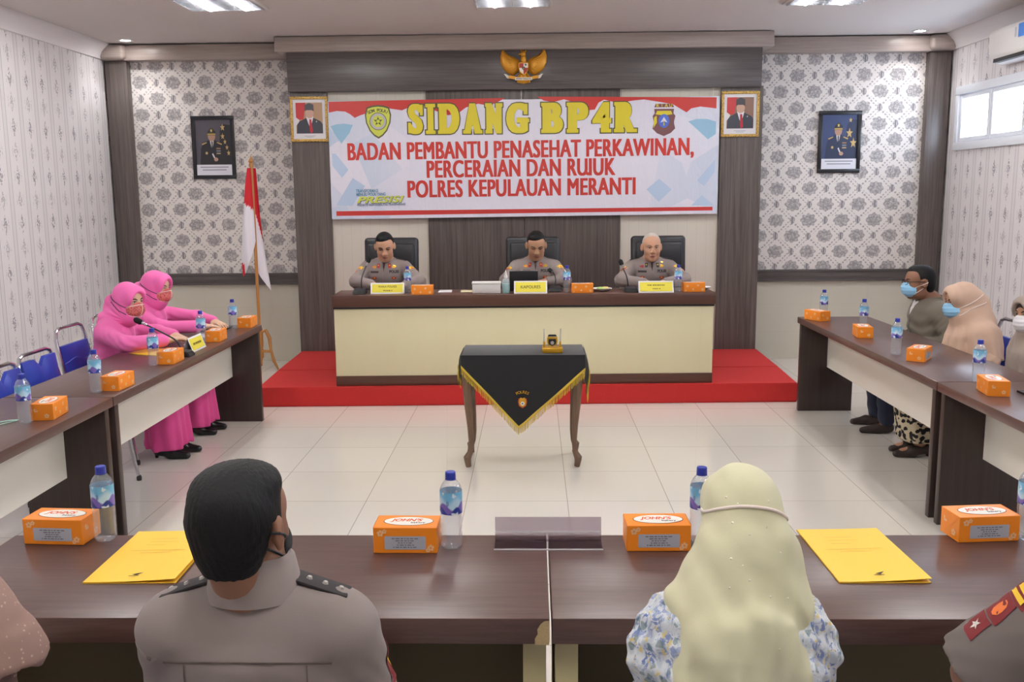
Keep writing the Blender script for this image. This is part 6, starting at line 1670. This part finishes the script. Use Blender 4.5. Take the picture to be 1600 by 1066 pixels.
def front_woman():
    fig = figure('person', 'woman in pale green headscarf and floral blouse seated with her back to the camera', (.42, 1.70, 0), 0, (.438, 1.905, 1.120), (.412, 1.835, .945), 0, .05, .18, 0, SK2, .93, .122, [(.562, 1.85, .72), (.262, 1.85, .72)], [(.50, 2.03, .665), (.35, 2.03, .665)], [(0, 0, -1), (0, 0, -1)], .4, female=True, torso=.94, h=.0062, seat=.545, ears=False,
                 knees=[(.52, 2.12, .56), (.32, 2.12, .56)], feet=[(.52, 2.10, .08), (.32, 2.10, .08)])
    finish_body(fig); r = fig['root']; sc, S, E, H = fig['sc'], fig['S'], fig['E'], fig['H']
    f = shirt_field(fig, torso=.98, folds=.003, upper=.050, cuff=.044, h=.0062)
    for i, sd in ((0, 1), (1, -1)):      # gathered puff sleeves
        a = S[i]+V3(sd*.012, 0, .0); b = S[i]*.45+E[i]*.55
        f.chain([a, (a+b)/2+V3(sd*.012, 0, 0), b, E[i]], [.058, .066, .058, .052], .03)
        f.disp(lambda x, y, z: .0048*np.sin(np.arctan2(y-a[1], x-a[0]+sd*.02)*15+np.sin(z*52)*1.2)*np.clip(1-np.abs((x-a[0]))*4, 0, 1)+.0035*np.sin(z*105+x*40+y*60), np.minimum(a, E[i])-.12, np.maximum(a, E[i])+.12)
    f.build('blouse', M_floral, r); skirt(fig, M_floral, flare=.13, floor_gap=.12); shoes(fig, M_shoe)
    g = Field(fig['lo'], fig['hi'], .0052); R = fig['R']
    g.ell(P_(fig, 0, -.006, .022), (.083, .104, .104), R, 0); g.ell(P_(fig, 0, -.020, -.06), (.078, .082, .088), R, .03); g.ell(P_(fig, .0, .052, .040), (.076, .052, .072), R, .02)
    g.ell(P_(fig, .006, -.058, -.060), (.074, .054, .080), R, .03)
    # fall over the shoulders and the back panel
    g.cap(P_(fig, 0, -.03, -.10), sc+V3(0, -.015, -.01), .094, .112, .06); g.cap(sc+V3(-.075, -.005, .012), sc+V3(.078, -.005, .016), .070, .070, .06)
    g.cap(P_(fig, -.03, -.06, -.10), sc+V3(-.012, -.095, -.14), .085, .085, .06, flat=(1, 1.3, 1)); g.cap(sc+V3(-.012, -.095, -.12), sc+V3(.0, -.155, -.26), .110, .105, .05, flat=(1, 2.0, 1))
    g.cap(sc+V3(-.06, -.08, -.03), sc+V3(-.075, -.155, -.26), .062, .055, .05, flat=(1, 1.6, 1)); g.cap(sc+V3(.055, -.08, -.03), sc+V3(.06, -.155, -.26), .062, .055, .05, flat=(1, 1.6, 1))
    g.cap(P_(fig, 0, -.055, -.07), sc+V3(-.004, -.118, -.06), .072, .112, .05, flat=(1, 2, 1)); g.cap(sc+V3(-.004, -.118, -.06), sc+V3(-.004, -.205, -.24), .112, .128, .04, flat=(1, 2.2, 1))
    for a, b, ra, rb in (((-.080, -.02, -.06), (-.112, -.015, .020), .018, .020), ((-.05, -.10, -.045), (-.100, -.06, .030), .012, .014), ((.085, -.03, -.06), (.112, -.03, .030), .022, .026),
                         ((-.02, -.105, -.02), (-.085, -.105, -.02), .012, .018), ((.05, -.10, -.03), (.085, -.10, -.06), .014, .018)):
        g.cap(P_(fig, *a), sc+V3(*b), ra, rb, .035)
    for a, b in (((-.03, -.14, .03), (-.065, -.150, -.34)), ((.035, -.138, .05), (.030, -.155, -.34)), ((.075, -.12, .03), (.088, -.135, -.34)), ((-.075, -.11, .0), (-.10, -.13, -.34))):
        g.cap(sc+V3(*a), sc+V3(*b), .012, .015, .04)
    g.cap(sc+V3(-.125, -.02, .045), sc+V3(-.025, -.128, -.005), .016, .018, .03); g.cap(sc+V3(.0, -.125, .02), sc+V3(.0, -.15, -.10), .010, .014, .03)
    zc = sc[2]
    g.disp(lambda x, y, z: np.clip((zc+.17-z)*5, 0, 1)*(.0065*np.sin((x+z*.30)*50+np.sin(z*14)*1.5)+.0075*np.abs(np.sin((x+z*.42)*36+.8+np.sin(z*11)))-.004+.0022*np.sin((x-z*.25)*130))+.0016*np.sin(z*60+x*70))
    scarf_face_hole(g, fig, .062, .092); g.build('headscarf', M_pale, r)
    Q = []; ce = P_(fig, 0, -.01, .0)
    for k in range(25):
        a = -1.75+3.5*k/24; p = V3(math.sin(a), -math.cos(a), 0); d = R@V3(p[0], p[1], .02); pt = P_(fig, 0, 0, .012+.036*math.cos(a)**2*1-.012*math.sin(a))+d*.20
        h_, ok = g.hit([pt], d, .24, .001); Q.append(tuple(h_[0]+d*.002))
    MB().tube(Q, .0032, 8).build('mask_cord', M_trimw, r)
    b = MB()
    for k, (px_, pz_) in enumerate(((-.055, .10), (.03, .09), (-.035, .085), (-.05, .045), (-.02, .02), (.045, -.02), (-.04, -.045), (.015, -.11), (.055, -.115), (.012, -.21), (-.062, -.03), (-.07, -.09), (.02, .035), (-.028, -.075))):
        h_, ok = g.hit([P_(fig, px_, -.30, pz_)], R@V3(0, -1, .15), .34, .0015)
        if ok[0]: b.ell(tuple(h_[0]), (.0026, .0026, .0026), 8, 6)
    b.build('bead_trim', mat('pearl_bead', (238, 232, 214), .2), r)
    simple_eyes(fig)
front_woman()
M_lace = mat('brown_lace', rough=.8, fn=lambda t: (t.col(t.mix((t.voronoi(75)-.30).step(-.10, .06), (196, 170, 156), (120, 92, 84))), t.bump(t.voronoi(75), .5, .006)))
def lace_person():
    fig = figure('person', 'person in brown lace cut by the left photo edge at the near table', (-1.17, 1.63, 0), 0, (-1.200, 1.59, 1.265), (-1.180, 1.60, 1.080), 0, -.1, .1, 0, SK4, 1.0, .150, [(-1.01, 1.58, .80), (-1.38, 1.64, .80)], [(-1.12, 1.86, .655), (-1.24, 1.86, .655)], [(0, 0, -1), (0, 0, -1)], .4, female=True, torso=.95, seat=.54, knees=[(-1.09, 2.02, .53), (-1.27, 2.02, .53)], ears=False)
    finish_body(fig); r = fig['root']; f = shirt_field(fig, torso=1.0, folds=.004, upper=.064, cuff=.05); f.build('lace_blouse', M_lace, r); skirt(fig, M_lace, flare=.13, floor_gap=.12); shoes(fig, M_shoe)
    g = Field(fig['lo'], fig['hi'], .0065); scarf_head(g, fig, True); sc = fig['sc']; g.cap(sc+V3(0, 0, .03), sc+V3(0, 0, -.03), .10, .145, .06); g.cap(sc+V3(-.12, -.01, -.015), sc+V3(.12, -.01, -.015), .074, .074, .06)
    for q in (-1, 1): g.cap(sc+V3(q*.13, -.01, -.02), sc+V3(q*.19, .0, -.11), .080, .086, .05)
    x, y, z = g.grid((slice(None),)*3); g.d = np.maximum(g.d, sc[2]-.135+.011*np.abs(np.sin(np.arctan2(y-sc[1], x-sc[0])*9))*2-z); scarf_face_hole(g, fig); g.disp(lambda x, y, z: .004*np.abs(np.sin(z*62+x*10))*np.clip((sc[2]-z)*20, 0, 1))
    g.build('headscarf', mat('rose_brown_scarf', rough=.8, fn=lambda t: t.col(t.mix((t.voronoi(90)-.2).step(-.1, .06), (204, 176, 164), (166, 134, 124)))), r); simple_eyes(fig)
lace_person()
def edge_officer():
    fig = figure('person', 'officer in grey uniform cut by the right photo edge, sleeve badge showing', (1.15, 1.49, 0), 0, (1.150, 1.48, 1.370), (1.135, 1.50, 1.190), 0, .1, .1, 0, SK3, 1.04, .172, [(1.40, 1.64, .95), (.800, 1.610, .935)], [(1.28, 1.88, .74), (.93, 1.86, .74)], [(0, 0, -1), (0, 0, -1)], .4, torso=1.02, h=.0062, seat=.545)
    finish_body(fig); r = fig['root']; f = shirt_field(fig, sleeve=('short', 'short'), torso=1.06, folds=.003, upper=.072, h=.006); f.build('uniform_shirt', mat('grey_uniform', (118, 108, 104), .85), r); trousers(fig, M_brownuni); shoes(fig, M_shoe)
    hf = Field(fig['hc']-.18, fig['hc']+.19, .0045); head_hair(fig, hf, fig['hc'], fig['R'], 1.04, 'crop'); hf.build('hair', M_hairk, r); simple_eyes(fig); collar(fig, M_uni)
    S, E = fig['S'], fig['E']
    for t, w, h_, mi in ((.40, .030, .026, 0), (.58, .024, .026, 1), (.76, .022, .024, 2)):
        c = S[1]*(1-t)+E[1]*t+V3(-.01, -.01, .03); D = Decal(f, c, V3(-.86, .15, .50), up=V3(-.5, .2, -.5), off=.002); D.patch(sub_rect(-w, -h_, w, h_), 0)
        if mi == 0:
            for k in (-1, 0, 1): D.patch(sub_rect(-.022, k*.015-.005, .022, k*.015+.005, 3), 1)
        elif mi == 1: D.patch(circ(0, 0, .014, .018, 10), 2)
        else: D.patch(star(0, 0, .012), 3)
        D.build('sleeve_patch', [M_patchred, M_patchyel, M_patchor, M_eyew], r)
    c0 = S[1]+V3(.060, .0, .076); b = MB(); M = Matrix.Translation(tuple(c0)) @ Matrix.Rotation(-.33, 4, 'Y'); b.box((-.062, -.024, 0), (.062, .024, .007), .003, M=M); b.build('epaulette', M_epa, r)
edge_officer()
